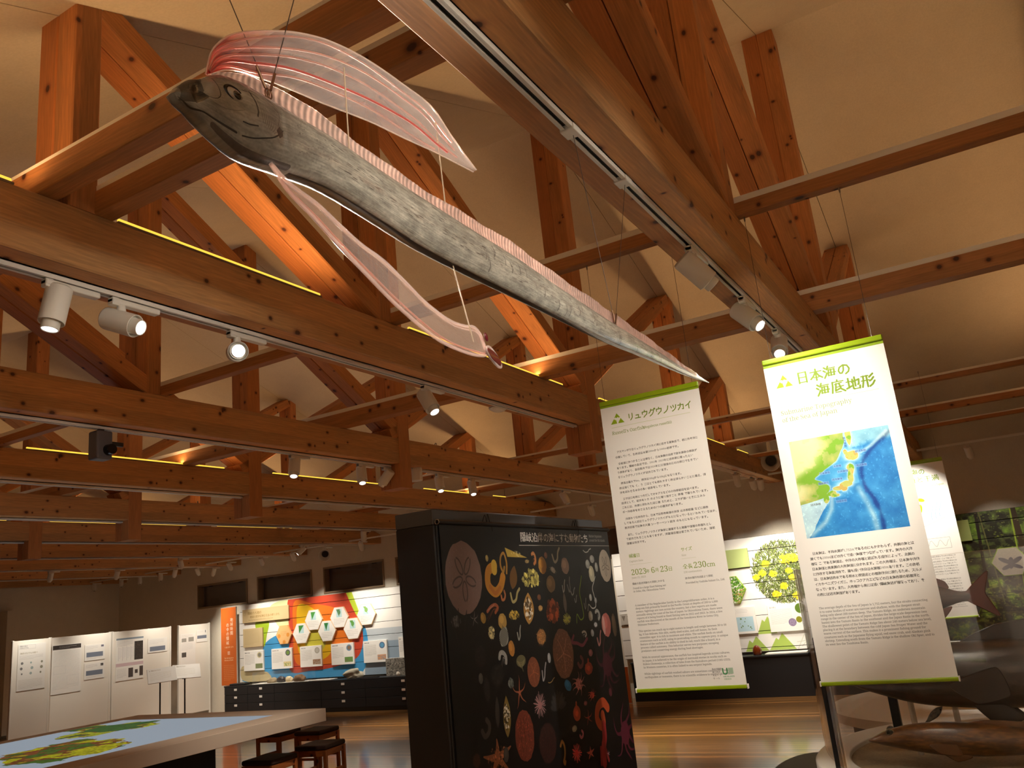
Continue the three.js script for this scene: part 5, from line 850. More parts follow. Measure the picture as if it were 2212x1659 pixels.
function makeStool() {
  const g = new THREE.Group(), S = 0.36, h = 0.42, a = S / 2 - 0.02;
  const seat = rbox(S, 0.045, S, 0.018, 0, h - 0.022, 0), p = seat.attributes.position; for (let i = 0; i < p.count; i++) if (p.getY(i) > h - 0.02) p.setY(i, p.getY(i) + 0.008 * Math.cos(p.getX(i) * 8) * Math.cos(p.getZ(i) * 8)); seat.computeVertexNormals();
  mesh('seat', seat, M.seat, g);
  for (const x of [-1, 1]) for (const z of [-1, 1]) mesh('leg', bar(h - 0.045, 0.036, 0.036, 0.004).rotateZ(Math.PI / 2).translate(x * a, 0, z * a), M.stool, g);
  for (const s of [-1, 1]) {
    mesh('apron', bar(2 * a - 0.036, 0.055, 0.02, 0.002).translate(-a + 0.018, h - 0.073, s * a), M.stool, g); mesh('apron', bar(2 * a - 0.036, 0.055, 0.02, 0.002).rotateY(Math.PI / 2).translate(s * a, h - 0.073, a - 0.018), M.stool, g);
    mesh('stretcher', bar(2 * a - 0.036, 0.026, 0.016, 0.002).translate(-a + 0.018, 0.17, s * a), M.stool, g); mesh('stretcher', bar(2 * a - 0.036, 0.026, 0.016, 0.002).rotateY(Math.PI / 2).translate(s * a, 0.13, a - 0.018), M.stool, g);
  }
  return g;
}
const stool0 = makeStool();
[[6.60, -6.23, 0.16, 'dark-seated wooden stool, front one of the pair right of the table corner'], [7.42, -7.05, 0.08, 'dark-seated wooden stool behind the front one, its seat the highest in view at right'], [5.94, -6.24, 0.1, 'dark-seated wooden stool tucked against the front edge of the map table'], [7.36, -7.58, 0.05, 'dark-seated wooden stool half hidden behind the corner of the map table']].forEach(([x, z, r, label], i) => {
  const s = i ? stool0.clone() : stool0; s.name = numbered('stool'); scene.add(s); s.position.set(x, 0, z); s.rotation.y = r; s.userData = {};
  tag(s, label, 'stool', 'wooden stools by the map table');
});

// ------------------------------------------------------------------ printed sheets in small
const fakeText = (g, x, y, w, n, lead, col, h = 2, jag = 0.3) => { g.fillStyle = col; for (let i = 0; i < n; i++) { let cx = x; const end = x + w * (i === n - 1 ? 0.6 : 1 - jag * 0.1 * rnd()); while (cx < end) { const l = rr(3, 9); g.fillRect(cx, y + i * lead, Math.min(l, end - cx), h); cx += l + rr(1, 2.5); } } };
function printed(W, H, paint, bg = '#f2f0ea') { const [c, g] = canvas(W, H); g.fillStyle = bg; g.fillRect(0, 0, W, H); paint(g, W, H); return std(0xffffff, 0.6, { map: ctex(c) }); }
// panel whose printed face looks towards -x (on the far wall) or +z (on the loose boards)
function panelX(name, label, category, x, y, z, w, h, mat, group, th = 0.02, edge = M.white) {
  const t = thing(name, label, category, [x, y, z], group);
  mesh('board', rbox(th, h, w, Math.min(0.003, th / 3), -th / 2, 0, 0), edge, t);
  mesh('printed_face', new THREE.PlaneGeometry(w - 0.004, h - 0.004).rotateY(-Math.PI / 2).translate(-th - 0.0015, 0, 0), mat, t);
  return t;
}
const mini = (v) => printed(256, 200, (g, W, H) => {
  g.fillStyle = '#444'; cjk(g, ['隠岐の大地', '島の成り立ち', '火山と湖', '地球の時間', '海岸の石'][v % 5], 14, 12, 13, '#444'); fakeText(g, 14, 38, 130, 13, 8, '#9a9890', 1.6);
  const pal = [['#cfc79a', '#7c8a5a', '#8a8678'], ['#5c6068', '#e8d8a0', '#7a9a48'], ['#b8b2a4', '#a07a5c', '#c8c4b8'], ['#6a94b4', '#6a9a4c', '#86705c'], ['#587090', '#d8a27a', '#5c9ac0']][v % 5];
  g.fillStyle = pal[0]; g.beginPath(); g.arc(206, 46, 30, 0, 7); g.fill(); g.fillStyle = pal[2]; g.beginPath(); g.arc(206, 46, 20, 0, 7); g.fill();
  g.fillStyle = pal[1]; g.fillRect(152, 132, 92, 48); g.fillStyle = pal[2]; for (let i = 0; i < 40; i++) g.fillRect(rr(152, 240), rr(140, 176), rr(3, 9), rr(2, 5));
});

// ------------------------------------------------------------------ white exhibition boards with notices, left
{
  const Z = -14.1, boards = [[7.93, 8.57, 'leftmost of the white exhibition boards, narrower, with a framed heading'], [8.60, 9.72, 'second white exhibition board from the left, with a dark-headed poster'], [9.75, 10.98, 'third white exhibition board from the left, behind the two caption stands'], [11.25, 12.0, 'rightmost white exhibition board, standing by the orange sign']];
  const boardMat = std(0xe2ddd2, 0.75);
  boards.forEach(([a, b, label], i) => {
    const w = b - a, t = thing('exhibition_board', label, 'exhibition board', [(a + b) / 2, 0, Z + (i === 0 ? 0.08 : i === 3 ? -0.12 : 0)], 'white exhibition boards along the end wall');
    mesh('panel', rbox(w - 0.03, 1.66, 0.03, 0.004, 0, 0.92, 0), boardMat, t);
    for (const s of [-1, 1]) mesh('post', rbox(0.03, 1.76, 0.045, 0.006, s * (w / 2 - 0.012), 0.88, 0), M.white, t);
    mesh('foot', [rbox(0.05, 0.02, 0.4, 0.006, -w / 2 + 0.03, 0.01, 0), rbox(0.05, 0.02, 0.4, 0.006, w / 2 - 0.03, 0.01, 0)], M.white, t);
  });
  const b5 = thing('exhibition_board', 'slim white exhibition board seen edgewise between the third and the last one', 'exhibition board', [11.11, 0, Z - 0.5], 'white exhibition boards along the end wall');
  mesh('panel', rbox(0.5, 1.66, 0.03, 0.004, 0, 0.92, 0), boardMat, b5); for (const s of [-1, 1]) mesh('post', rbox(0.03, 1.76, 0.045, 0.006, s * 0.25, 0.88, 0), M.white, b5);
  const bar2 = '#6f7888';
  const notes = [
    [8.25, 1.33, 0.46, 0.72, Z + 0.08, (g, W, H) => { g.strokeStyle = '#999'; g.strokeRect(10, 8, 150, 34); cjk(g, '隠岐の海の', 16, 10, 14, '#777'); cjk(g, '研究のすすめ', 16, 26, 13, '#777'); g.fillStyle = '#a49c84'; cjk(g, '海岸の生きもの調べ', 20, 70, 18, '#8c8468'); fakeText(g, 16, 100, 220, 4, 10, '#aaa'); for (let i = 0; i < 9; i++) { g.fillStyle = ['#777', '#9aa', '#887'][i % 3]; g.beginPath(); g.arc(30 + (i % 3) * 90 + rr(-6, 14), 165 + (i / 3 | 0) * 46, rr(6, 13), 0, 7); g.fill(); } fakeText(g, 16, 310, 220, 8, 10, '#b4b0a2'); }, 'pale notice with small pictures on the leftmost white board'],
    [8.90, 1.23, 0.53, 0.80, Z, (g, W, H) => { g.fillStyle = '#3a3430'; g.fillRect(6, 6, W - 12, 34); fakeText(g, 60, 18, 150, 2, 9, '#bbb'); fakeText(g, 14, 56, 228, 30, 10, '#aaa8a4', 1.5); g.strokeStyle = '#bbb'; g.strokeRect(20, 170, 100, 60); g.strokeRect(134, 250, 100, 70); }, 'tall poster with a dark heading strip on the second white board'],
    [9.41, 1.44, 0.38, 0.27, Z, (g, W, H) => { fakeText(g, 16, 18, 150, 4, 10, '#aaa'); g.fillStyle = '#667'; g.fillRect(208, 12, 34, 22); g.fillStyle = bar2; g.fillRect(22, 88, 212, 54); fakeText(g, 26, 152, 200, 2, 9, '#aaa'); }, 'upper notice with a blue-grey bar on the second white board'],
    [9.41, 1.13, 0.38, 0.27, Z, (g, W, H) => { fakeText(g, 16, 18, 150, 4, 10, '#aaa'); g.fillStyle = '#555'; g.fillRect(206, 12, 36, 30); g.fillStyle = bar2; g.fillRect(22, 84, 212, 54); fakeText(g, 26, 152, 200, 2, 9, '#aaa'); }, 'lower notice with a blue-grey bar on the second white board'],
    [10.10, 1.26, 0.56, 0.74, Z, (g, W, H) => { g.fillStyle = '#7e8c98'; g.fillRect(0, 0, W, 14); fakeText(g, 10, 24, 150, 5, 9, '#aaa'); g.strokeStyle = '#667'; for (let i = 0; i < 4; i++) { g.beginPath(); g.moveTo(22 + i * 38, 70); g.lineTo(22 + i * 38, 180); g.stroke(); fakeText(g, 26 + i * 38, 80, 26, 8, 11, '#aab'); } g.fillStyle = '#332e2a'; g.fillRect(170, 34, 82, 150); speckle(g, 170, 34, 82, 150, '#6a5a48', 120); g.fillStyle = '#c8b0b4'; g.fillRect(0, 200, W, 26); g.fillStyle = '#4a403c'; g.fillRect(116, 244, 44, 74); g.fillRect(176, 262, 28, 30); g.fillRect(220, 238, 34, 78); fakeText(g, 10, 246, 90, 8, 9, '#aaa'); }, 'poster with a dark photograph on the third white board'],
    [10.68, 1.44, 0.42, 0.26, Z, (g, W, H) => { fakeText(g, 16, 18, 200, 5, 10, '#bbb'); g.fillStyle = bar2; g.fillRect(26, 92, 206, 50); }, 'notice with a blue-grey bar on the third white board'],
    [11.46, 1.28, 0.36, 0.62, Z - 0.12, (g, W, H) => { fakeText(g, 16, 14, 200, 4, 10, '#b4b0a8'); g.fillStyle = '#98968e'; g.fillRect(24, 60, 80, 50); g.fillRect(140, 50, 90, 60); g.fillStyle = '#4c4844'; g.fillRect(26, 250, 76, 64); fakeText(g, 16, 130, 200, 9, 11, '#bbb'); }, 'pale poster with a dark square photograph on the rightmost white board'],
    [11.80, 1.52, 0.26, 0.24, Z - 0.12, (g, W, H) => { fakeText(g, 16, 18, 150, 5, 10, '#bbb'); g.fillStyle = '#555'; g.fillRect(206, 14, 14, 44); g.fillStyle = bar2; g.fillRect(16, 110, 224, 60); }, 'small notice with a blue-grey bar on the rightmost white board'],
    [10.96, 1.40, 0.18, 0.24, Z - 0.5, (g, W, H) => { g.fillStyle = '#667'; g.fillRect(60, 20, 120, 60); g.fillStyle = bar2; g.fillRect(16, 140, 224, 60); }, 'small notice on the board seen edgewise'],
  ];
  notes.forEach(([x, y, w, h, z, paint, label]) => {
    const t = thing('notice', label, 'notice', [x, y, z + 0.016], 'paper notices on the white boards');
    mesh('paper', box(w, h, 0.003, 0, 0, 0.0015), M.white, t);
    mesh('print', new THREE.PlaneGeometry(w - 0.004, h - 0.004).translate(0, 0, 0.0045), printed(256, Math.round(256 * h / w), paint, '#e4e2dc'), t);
  });
}
function speckle(g, x, y, w, h, col, n) { g.fillStyle = col; for (let i = 0; i < n; i++) g.fillRect(x + rnd() * w, y + rnd() * h, rr(1, 4), rr(1, 4)); }
// two caption stands in front of them
[[8.40, 'white slanted caption on a thin pole, left of two before the exhibition boards', 0.02], [8.83, 'white slanted caption on a thin pole, right of two before the exhibition boards', -0.06]].forEach(([x, label, r]) => {
  const t = thing('caption_stand', label, 'caption stand', [x, 0, -11.0], 'slanted captions on poles');
  mesh('pole', cyl(0.011, 0.011, 0.96, 0, 0.48, -0.01, 12), M.dark, t); mesh('foot', cyl(0.14, 0.15, 0.014, 0, 0.007, -0.01, 28), M.dark, t);
  const tilt = (g) => g.rotateX(-0.5).rotateY(-0.45).rotateZ(r).translate(0, 1.045, 0.03);
  mesh('caption_panel', tilt(rbox(0.40, 0.225, 0.012, 0.003)), M.white, t);
  mesh('print', tilt(new THREE.PlaneGeometry(0.396, 0.221).translate(0, 0, 0.0075)), printed(256, 144, (g) => { g.fillStyle = '#8a6a4a'; fillP(g, [[18, 24], [28, 24], [23, 15]], '#8a6a4a'); cjk(g, '隠岐の生きもの', 36, 13, 12, '#8a7a60'); fakeText(g, 20, 44, 190, 8, 10, '#c8bea8', 1.4); }), t);
  mesh('bracket', rbox(0.08, 0.03, 0.03, 0.004, 0, 0.955, -0.005), M.dark, t);
});
// ------------------------------------------------------------------ displays along the far wall
const XB = 12.0; // face of the clad boards
// a wall of horizontal boards; f paints the mural in metres (z to the right, y up)
function cladding(name, label, zA, zB, rows, paint, px = 150) {
  const t = thing(name, label, 'display wall', [XB, 0, (zA + zB) / 2]);
  const w = zB - zA, y0 = rows[0], y1 = rows[rows.length - 1], W = Math.min(2048, Math.round(w * px)), H = Math.round((y1 - y0) * px), [c, g] = canvas(W, H);
  paint(g, W, H, (z) => (z - zA) / w * W, (y) => (y1 - y) / (y1 - y0) * H, px * W / Math.round(w * px));
  const m = std(0xffffff, 0.5, { map: ctex(c) });
  for (let i = 0; i + 1 < rows.length; i++) {
    const h = rows[i + 1] - rows[i] - 0.008, g2 = new RoundedBoxGeometry(0.03, h, w, 1, 0.003), yc = (rows[i] + rows[i + 1]) / 2; g2.translate(0.015, yc, 0);
    mesh('clad_board', uvWorld(g2, (x, y, z) => [z / w + 0.5, (y - y0) / (y1 - y0)]), m, t);
  }
  mesh('backing', box(0.06, y1 - y0, w, 0.065, (y0 + y1) / 2, 0), std(0x2a2826, 0.8), t);
  return t;
}
function fillP(g, pts, col) { g.fillStyle = col; g.beginPath(); pts.forEach((p, i) => (i ? g.lineTo(...p) : g.moveTo(...p))); g.closePath(); g.fill(); }
const smooth = (g, pts, col) => { const cv = new THREE.CatmullRomCurve3(pts.map((p) => V(p[0], p[1], 0)), true).getPoints(80); fillP(g, cv.map((p) => [p.x, p.y]), col); };
const rowsL = [0.56, 0.79, 1.01, 1.23, 1.45, 1.67, 1.89, 2.025];
cladding('map_mural_wall', 'wall of boards printed with a red, yellow and blue map, above the drawer counter', -13.36, -7.6, rowsL, (g, W, H, Z, Y, k) => {
  g.fillStyle = '#e8e6e0'; g.fillRect(0, 0, W, H);
  const P = (l) => l.map(([z, y]) => [Z(z), Y(y)]);
  // photograph of a rocky shore at the right end
  g.fillStyle = '#b9c2c8'; g.fillRect(Z(-10.2), Y(1.34), Z(-7.6) - Z(-10.2), Y(0.56) - Y(1.34)); g.fillStyle = '#8fa3b4'; g.fillRect(Z(-10.2), Y(1.12), W, Y(0.56) - Y(1.12));
  for (let i = 0; i < 420; i++) { const z = -9.75 + Math.pow(rnd(), 0.6) * 2.1, y = 0.56 + rnd() * (0.25 + 0.32 * (z + 9.75)); g.fillStyle = ['#4c4a48', '#6c6862', '#35342f', '#8a8478'][i & 3]; g.fillRect(Z(z), Y(y), rr(3, 16), rr(2, 7)); }
  smooth(g, P([[-13.3, 0.6], [-12.7, 0.75], [-12.7, 1.2], [-12.3, 1.40], [-11.9, 1.45], [-11, 1.4], [-10.2, 1.44], [-10.1, 1.2], [-10.13, 0.8], [-10.4, 0.52], [-11.4, 0.5], [-12.4, 0.5]]), '#3f93c8');
  smooth(g, P([[-12.9, 1.66], [-12.54, 1.66], [-12.6, 1.4], [-12.68, 1.2], [-12.8, 1.35]]), '#9cba28'); smooth(g, P([[-12.5, 1.92], [-11.95, 2.0], [-11.98, 1.6], [-12.2, 1.5]]), '#c6d2a0'); smooth(g, P([[-13.3, 0.85], [-12.6, 0.72], [-12.5, 0.6], [-13.3, 0.62]]), '#c9b98c');
  smooth(g, P([[-11.97, 2.1], [-11.1, 2.2], [-10.55, 2.1], [-10.35, 1.66], [-10.2, 1.25], [-10.33, 0.9], [-10.9, 0.74], [-11.5, 0.70], [-12.0, 0.72], [-12.0, 1.4]]), '#c2452c');
  smooth(g, P([[-11.84, 1.98], [-11.4, 1.9], [-10.7, 1.7], [-10.45, 1.2], [-10.7, 0.85], [-11.3, 0.8], [-11.85, 0.85], [-11.9, 1.4]]), '#d8701c');
  smooth(g, P([[-11.75, 1.9], [-11.45, 1.85], [-11.0, 1.4], [-10.98, 1.0], [-11.4, 0.85], [-11.75, 1.0], [-11.8, 1.4]]), '#dcae14');
  smooth(g, P([[-11.55, 1.5], [-11.2, 1.45], [-11.1, 1.15], [-11.3, 1.0], [-11.6, 1.15]]), '#bdb53c');
  fillP(g, P([[-10.56, 2.03], [-10.42, 2.03], [-10.25, 1.62], [-10.32, 1.58], [-10.42, 1.75]]), '#b9cf3a');
}, 300);
cladding('flower_wall', 'wall of white boards with a round print of yellow flowers, between two banners', -5.2, -1.2, [0.56, 0.61, 0.83, 1.04, 1.26, 1.48, 1.70, 1.92, 2.11], (g, W, H, Z, Y) => {
  g.fillStyle = '#eceae4'; g.fillRect(0, 0, W, H);
  const cx = Z(-2.68), cy = Y(1.585), R = Y(1.18) - cy;
  for (let i = 0; i < 5200; i++) { const a = rnd() * 6.283, r = Math.pow(rnd(), 0.52) * R * (1 + 0.08 * hash(i, 4)); g.strokeStyle = ['#3c4a16', '#5a6e1e', '#28310f', '#7c9030', '#4a4a28'][i % 5]; g.lineWidth = rr(1, 2.4); const x = cx + Math.cos(a) * r, y = cy + Math.sin(a) * r, l = rr(3, 12), t = rr(-2.4, -0.7); g.beginPath(); g.moveTo(x, y); g.lineTo(x + Math.cos(t) * l, y + Math.sin(t) * l); g.stroke(); }
  for (const [z, y, r] of [[-2.9, 1.72, 0.05], [-2.97, 1.60, 0.05], [-3.06, 1.55, 0.04], [-2.82, 1.58, 0.05], [-2.62, 1.76, 0.08], [-2.52, 1.76, 0.07], [-2.56, 1.5, 0.055], [-2.6, 1.6, 0.04], [-2.7, 1.4, 0.05], [-2.82, 1.3, 0.06], [-2.55, 1.26, 0.055], [-2.4, 1.5, 0.06]]) { for (let i = 0; i < 60; i++) { const a = rnd() * 6.283, q = Math.sqrt(rnd()) * r * W / 4; g.fillStyle = ['#d8c61c', '#c2b010', '#e8d83c'][i % 3]; g.beginPath(); g.arc(Z(z) + Math.cos(a) * q, Y(y) + Math.sin(a) * q * 0.8, rr(2, 4), 0, 7); g.fill(); } }
  g.fillStyle = '#aac45c';
  for (const l of [[[-3.17, 0.79], [-3.08, 0.98], [-3.05, 0.95], [-3.0, 1.02], [-2.9, 0.79]], [[-3.37, 0.57], [-3.30, 0.72], [-3.26, 0.68], [-3.20, 0.77], [-3.05, 0.57]], [[-3.04, 0.57], [-2.93, 0.73], [-2.9, 0.70], [-2.84, 0.79], [-2.68, 0.57]]]) fillP(g, l.map(([z, y]) => [Z(z), Y(y)]), '#aac45c');
  g.strokeStyle = '#c8ccb8'; g.lineWidth = 2; for (const l of [[[-2.66, 0.57], [-2.52, 0.8], [-2.36, 0.57]], [[-2.66, 0.66], [-2.4, 0.68]], [[-2.6, 0.6], [-2.5, 0.7]]]) { g.beginPath(); l.forEach(([z, y], i) => (i ? g.lineTo(Z(z), Y(y)) : g.moveTo(Z(z), Y(y)))); g.stroke(); }
}, 260);
cladding('forest_mural_wall', 'wall of boards printed with a mossy forest, at the far right behind the case', -1.16, 1.6, [0.56, 0.86, 1.07, 1.29, 1.51, 1.73, 1.94, 2.07], (g, W, H, Z, Y) => {
  const im = g.createImageData(W, H);
  for (let j = 0; j < H; j++) for (let i = 0; i < W; i++) { const n = fbm(i / 34, j / 26, 5), m = fbm(i / 9, j / 7, 3), low = j / H, k = (j * W + i) * 4; let R = 44 + 50 * m, G = 46 + 62 * m, B = 26 + 24 * m; if (n > 0.5) { R += 70 * (n - 0.4) * 2; G += 110 * (n - 0.4) * 2; B += 8; } if (n < 0.4) { R *= 0.55; G *= 0.5; B *= 0.55; } if (low > 0.55 && m > 0.5) { R += 40; G += 34; B += 14; } im.data[k] = cl(R); im.data[k + 1] = cl(G); im.data[k + 2] = cl(B); im.data[k + 3] = 255; }
  g.putImageData(im, 0, 0);
  for (let i = 0; i < 16; i++) { const x = rr(0, W), w = rr(4, 15), t = rr(-20, 20); g.strokeStyle = ['#241a10', '#3a2c1a', '#6a6a3a', '#8aa030'][i & 3]; g.lineWidth = w; g.beginPath(); g.moveTo(x, 0); g.lineTo(x + t, H * rr(0.5, 0.85)); g.stroke(); }
  for (let i = 0; i < 900; i++) { g.fillStyle = ['rgba(150,170,50,.6)', 'rgba(90,110,40,.6)', 'rgba(190,200,110,.5)'][i % 3]; g.fillRect(rr(0, W), rr(0, H), rr(2, 7), rr(2, 5)); }
}, 300);
// upright signs at the left end of each display
const sign = (label, z, w, y0, y1, col, paint, x = XB - 0.03) => panelX('section_sign', label, 'sign', x, (y0 + y1) / 2, z, w, y1 - y0, printed(128, Math.round(128 * (y1 - y0) / w), paint, col), 'upright coloured section signs', 0.03, std(0xe0dcd4, 0.6));
sign('tall orange sign with white vertical lettering at the left end of the map wall', -13.59, 0.43, 0.53, 2.01, '#d2661a', (g, W, H) => { cjk(g, '「地球時間」', 78, 34, 24, '#fff4e4', { vertical: true, pitch: 1.06 }); cjk(g, 'の中の隠岐', 44, 88, 24, '#fff4e4', { vertical: true, pitch: 1.06 }); cjk(g, '大地の成り立ち', 28, 222, 11, '#fff0dc'); g.fillStyle = '#fff0dc'; g.fillRect(54, 252, 20, 3); g.fillRect(54, 259, 20, 3); g.fillRect(54, 266, 20, 3); latin(g, 'The Oki Islands in', 26, 292, 9, '#ffe8cc'); latin(g, 'the story of Earth', 26, 304, 9, '#ffe8cc'); fakeText(g, 20, 330, 90, 9, 10, '#f0b888', 1.4); });
sign('orange sign between the black poster stand and the fish banner, low behind them', -5.13, 0.25, 0.004, 0.50, '#b85a18', () => {}, XB - 0.36);
sign('lime green sign hidden behind the fish banner, mirrored in the floor', -4.82, 0.34, 0.53, 2.01, '#93a81c', () => {}, XB - 0.05);
// counters
const tagW = std(0xe8e4dc, 0.6);
function counter(label, zA, zB, cols, x = 11.72, H = 0.535) {
  const w = zB - zA, t = thing('drawer_counter', label, 'counter', [0, 0, (zA + zB) / 2]), D = XB - x - 0.002;
  mesh('carcass', rbox(D - 0.02, H - 0.02, w, 0.004, x + 0.02 + (D - 0.02) / 2, (H - 0.02) / 2, 0), std(0x17181b, 0.5), t);
  mesh('worktop', rbox(D, 0.022, w + 0.01, 0.004, x + D / 2, H - 0.011, 0), std(0x1b1c1f, 0.4), t);
  for (const [a, b, tz] of cols) for (let i = 0; i < 3; i++) {
    const d = mesh('drawer', rbox(0.02, 0.142, b - a - 0.006, 0.003, x + 0.010, 0.44 - i * 0.148, (a + b) / 2 - (zA + zB) / 2), std(0x191a1e, 0.5), t);
    if (tz !== undefined) mesh('label_holder', rbox(0.006, 0.038, 0.075, 0.002, x - 0.003, 0.463 - i * 0.142, tz - (zA + zB) / 2), tagW, d);
  }
  return t;
}
counter('long black drawer counter with small white labels under the map wall', -13.49, -7.6, [[-13.48, -12.85, -13.17], [-12.85, -12.15, -12.50], [-12.15, -11.0], [-11.0, -9.98, -10.48], [-9.98, -8.6, -9.15]]);
counter('long plain black counter under the flower wall, behind the banners', -5.0, 1.6, []);
// hexagonal cards
const hexGeo = (r, th) => { const s = new THREE.Shape(); for (let i = 0; i < 6; i++) { const a = i * Math.PI / 3, p = [r * Math.cos(a), r * 0.95 * Math.sin(a)]; i ? s.lineTo(...p) : s.moveTo(...p); } s.closePath(); return s; };
function hexCard(label, z, y, r, mat, edge, th = 0.03, x = XB) {
  const t = thing('hexagon_card', label, 'card', [x, y, z], 'hexagonal cards on the far wall'), s = hexGeo(r, th);
  mesh('card', new THREE.ExtrudeGeometry(s, { depth: th - 0.006, bevelEnabled: true, bevelSize: 0.003, bevelThickness: 0.003, bevelSegments: 1 }).rotateY(-Math.PI / 2).translate(-0.003, 0, 0), edge, t);
  const f = new THREE.ShapeGeometry(hexGeo(r - 0.006, 0)); uvWorld(f, (px, py) => [px / (2 * r) + 0.5, py / (2 * r) + 0.5]); mesh('printed_face', f.rotateY(-Math.PI / 2).translate(-th - 0.0015, 0, 0), mat, t);
}
const hexPrint = (v) => printed(128, 128, (g) => { g.fillStyle = '#bfe0e4'; g.fillRect(46, 22, 38, 42); g.fillStyle = ['#3f8a3c', '#4c9a44', '#2f7a3a', '#5a8a5c', '#62a04c', '#86b060'][v]; g.beginPath(); g.moveTo(46, 22); g.lineTo(84 - v * 4, 22); g.lineTo(50 + v * 5, 62); g.closePath(); g.fill(); if (v > 2) { g.beginPath(); g.ellipse(66, 40, 6 + v, 12, 0.4, 0, 7); g.fill(); } fakeText(g, 26, 72, 76, 4, 8, '#b8b4aa', 1.5); });
const edgeW = std(0xe6c8a0, 0.6);
hexCard('orange hexagonal card, leftmost in the row on the map wall', -12.12, 1.385, 0.205, printed(128, 128, (g) => { g.fillStyle = '#e0953c'; for (const [x, y] of [[26, 70], [98, 66], [66, 106]]) { g.beginPath(); g.arc(x, y, 12, 0, 7); g.fill(); } fakeText(g, 40, 46, 50, 3, 9, '#c88a48', 1.5); }, '#eab878'), std(0xe0a05c, 0.6));
[[-11.67, 1.38, 'white hexagonal card just right of the orange one, lower row'], [-11.35, 1.60, 'white hexagonal card in the upper row, first from left'], [-11.03, 1.38, 'white hexagonal card in the lower row, between two upper ones'], [-10.72, 1.60, 'white hexagonal card in the upper row, middle one'], [-10.41, 1.38, 'white hexagonal card in the lower row, at the blue edge of the map'], [-10.08, 1.60, 'white hexagonal card, rightmost in the upper row']].forEach(([z, y, l], i) => hexCard(l, z, y, 0.218, hexPrint(i), edgeW));
const grassPrint = printed(128, 128, (g) => { for (let i = 0; i < 1500; i++) { g.fillStyle = ['#4e8a1c', '#74ae2c', '#3a6a14', '#b4874e', '#c8a070'][i % 5 > 2 ? (i % 5) : (i % 3)]; const y = rr(0, 128); if (i % 5 > 2 && y < 60) continue; g.fillRect(rr(0, 128), y, rr(3, 8), rr(2, 6)); } });
const limeEdge = std(0x8fb028, 0.5);
hexCard('hexagonal card with a grassy picture, right beside the fish banner', -3.45, 1.41, 0.225, grassPrint, limeEdge);
hexCard('hexagonal card with a purple insect on the forest wall', 0.035, 1.435, 0.2, printed(128, 128, (g) => { speckle(g, 0, 0, 128, 128, '#b4aa98', 500); g.fillStyle = '#3a3248'; for (const [a, b, c, d, r] of [[66, 70, 10, 22, 0.2], [48, 60, 24, 8, 0.5], [86, 62, 24, 8, -0.5], [50, 84, 20, 7, -0.4], [84, 84, 20, 7, 0.4]]) { g.beginPath(); g.ellipse(a, b, c, d, r, 0, 7); g.fill(); } }, '#a89e90'), limeEdge);
hexCard('dark hexagonal card with a green edge low on the forest wall', -0.52, 0.93, 0.14, printed(64, 64, (g) => speckle(g, 0, 0, 64, 64, '#6a6860', 200), '#4a4a48'), limeEdge);
// caption boards on the far wall
panelX('heading_board', 'tan heading board with two lines of lettering, top left of the map wall', 'sign', XB, 1.80, -12.60, 1.25, 0.255, printed(512, 104, (g) => { g.strokeStyle = '#8a7448'; g.strokeRect(14, 20, 20, 26); cjk(g, '隠岐の大地の', 60, 18, 26, '#8a6c34'); cjk(g, '地球の歴史を物語る島の成り立ち', 84, 50, 22, '#8a6c34'); latin(g, 'How the Oki Islands tell the history of the Earth', 70, 90, 12, '#8a7448'); }, '#c9b183'), undefined, 0.03, std(0xc2a878, 0.6));
panelX('caption_board', 'square tan caption board under the heading board', 'caption board', XB, 1.385, -12.95, 0.53, 0.35, printed(256, 170, (g) => fakeText(g, 20, 20, 200, 11, 12, '#a08c60', 1.6), '#cdb78a'), 'caption boards on the map wall', 0.03, std(0xc2a878, 0.6));
[[-12.94, 'white caption board with a round yellow picture, lower left of the map wall'], [-12.19, 'white caption board with a dark round stone picture, second in the lower row'], [-11.45, 'white caption board with a pink-brown photograph, third in the lower row'], [-10.68, 'white caption board with a blue and green picture, fourth in the lower row'], [-9.92, 'white caption board with an orange beach picture, right end of the lower row']].forEach(([z, l], i) => panelX('caption_board', l, 'caption board', XB, 0.955, z, 0.535, 0.37, mini(i), 'caption boards on the map wall', 0.03));
panelX('caption_board', 'white caption board beside the black stand, cut off by it', 'caption board', XB, 0.98, -9.28, 0.22, 0.36, mini(2), 'caption boards on the map wall', 0.03);
panelX('caption_board', 'plain pale green square board at the upper left of the flower wall', 'caption board', XB, 1.835, -3.30, 0.37, 0.26, printed(64, 64, () => {}, '#b4c47c'), 'caption boards on the flower wall', 0.025, std(0xa8b870, 0.6));
panelX('caption_board', 'white caption board with a pale blue island map, right of the fish banner', 'caption board', XB, 0.99, -3.43, 0.55, 0.36, printed(256, 168, (g) => { fakeText(g, 14, 14, 200, 4, 9, '#bbb', 1.5); g.fillStyle = '#b8d8e4'; g.fillRect(80, 62, 160, 92); g.fillStyle = '#6a8a5c'; for (let i = 0; i < 14; i++) { g.beginPath(); g.arc(rr(92, 230), rr(70, 146), rr(2, 6), 0, 7); g.fill(); } }), 'caption boards on the flower wall', 0.025);
panelX('caption_board', 'white caption board with round flower pictures, below the flower print', 'caption board', XB, 0.985, -2.73, 0.50, 0.36, printed(256, 186, (g) => { cjk(g, '島の花と', 16, 12, 12, '#777'); fakeText(g, 16, 34, 150, 13, 8, '#b8b4ac', 1.5); for (const [x, y, r, c] of [[160, 128, 27, '#8a7a98'], [208, 112, 21, '#8a8a1c'], [226, 36, 34, '#5a7a20']]) { g.fillStyle = c; g.beginPath(); g.arc(x, y, r, 0, 7); g.fill(); } speckle(g, 140, 106, 40, 44, '#b8a8c4', 60); }), 'caption boards on the flower wall', 0.025);
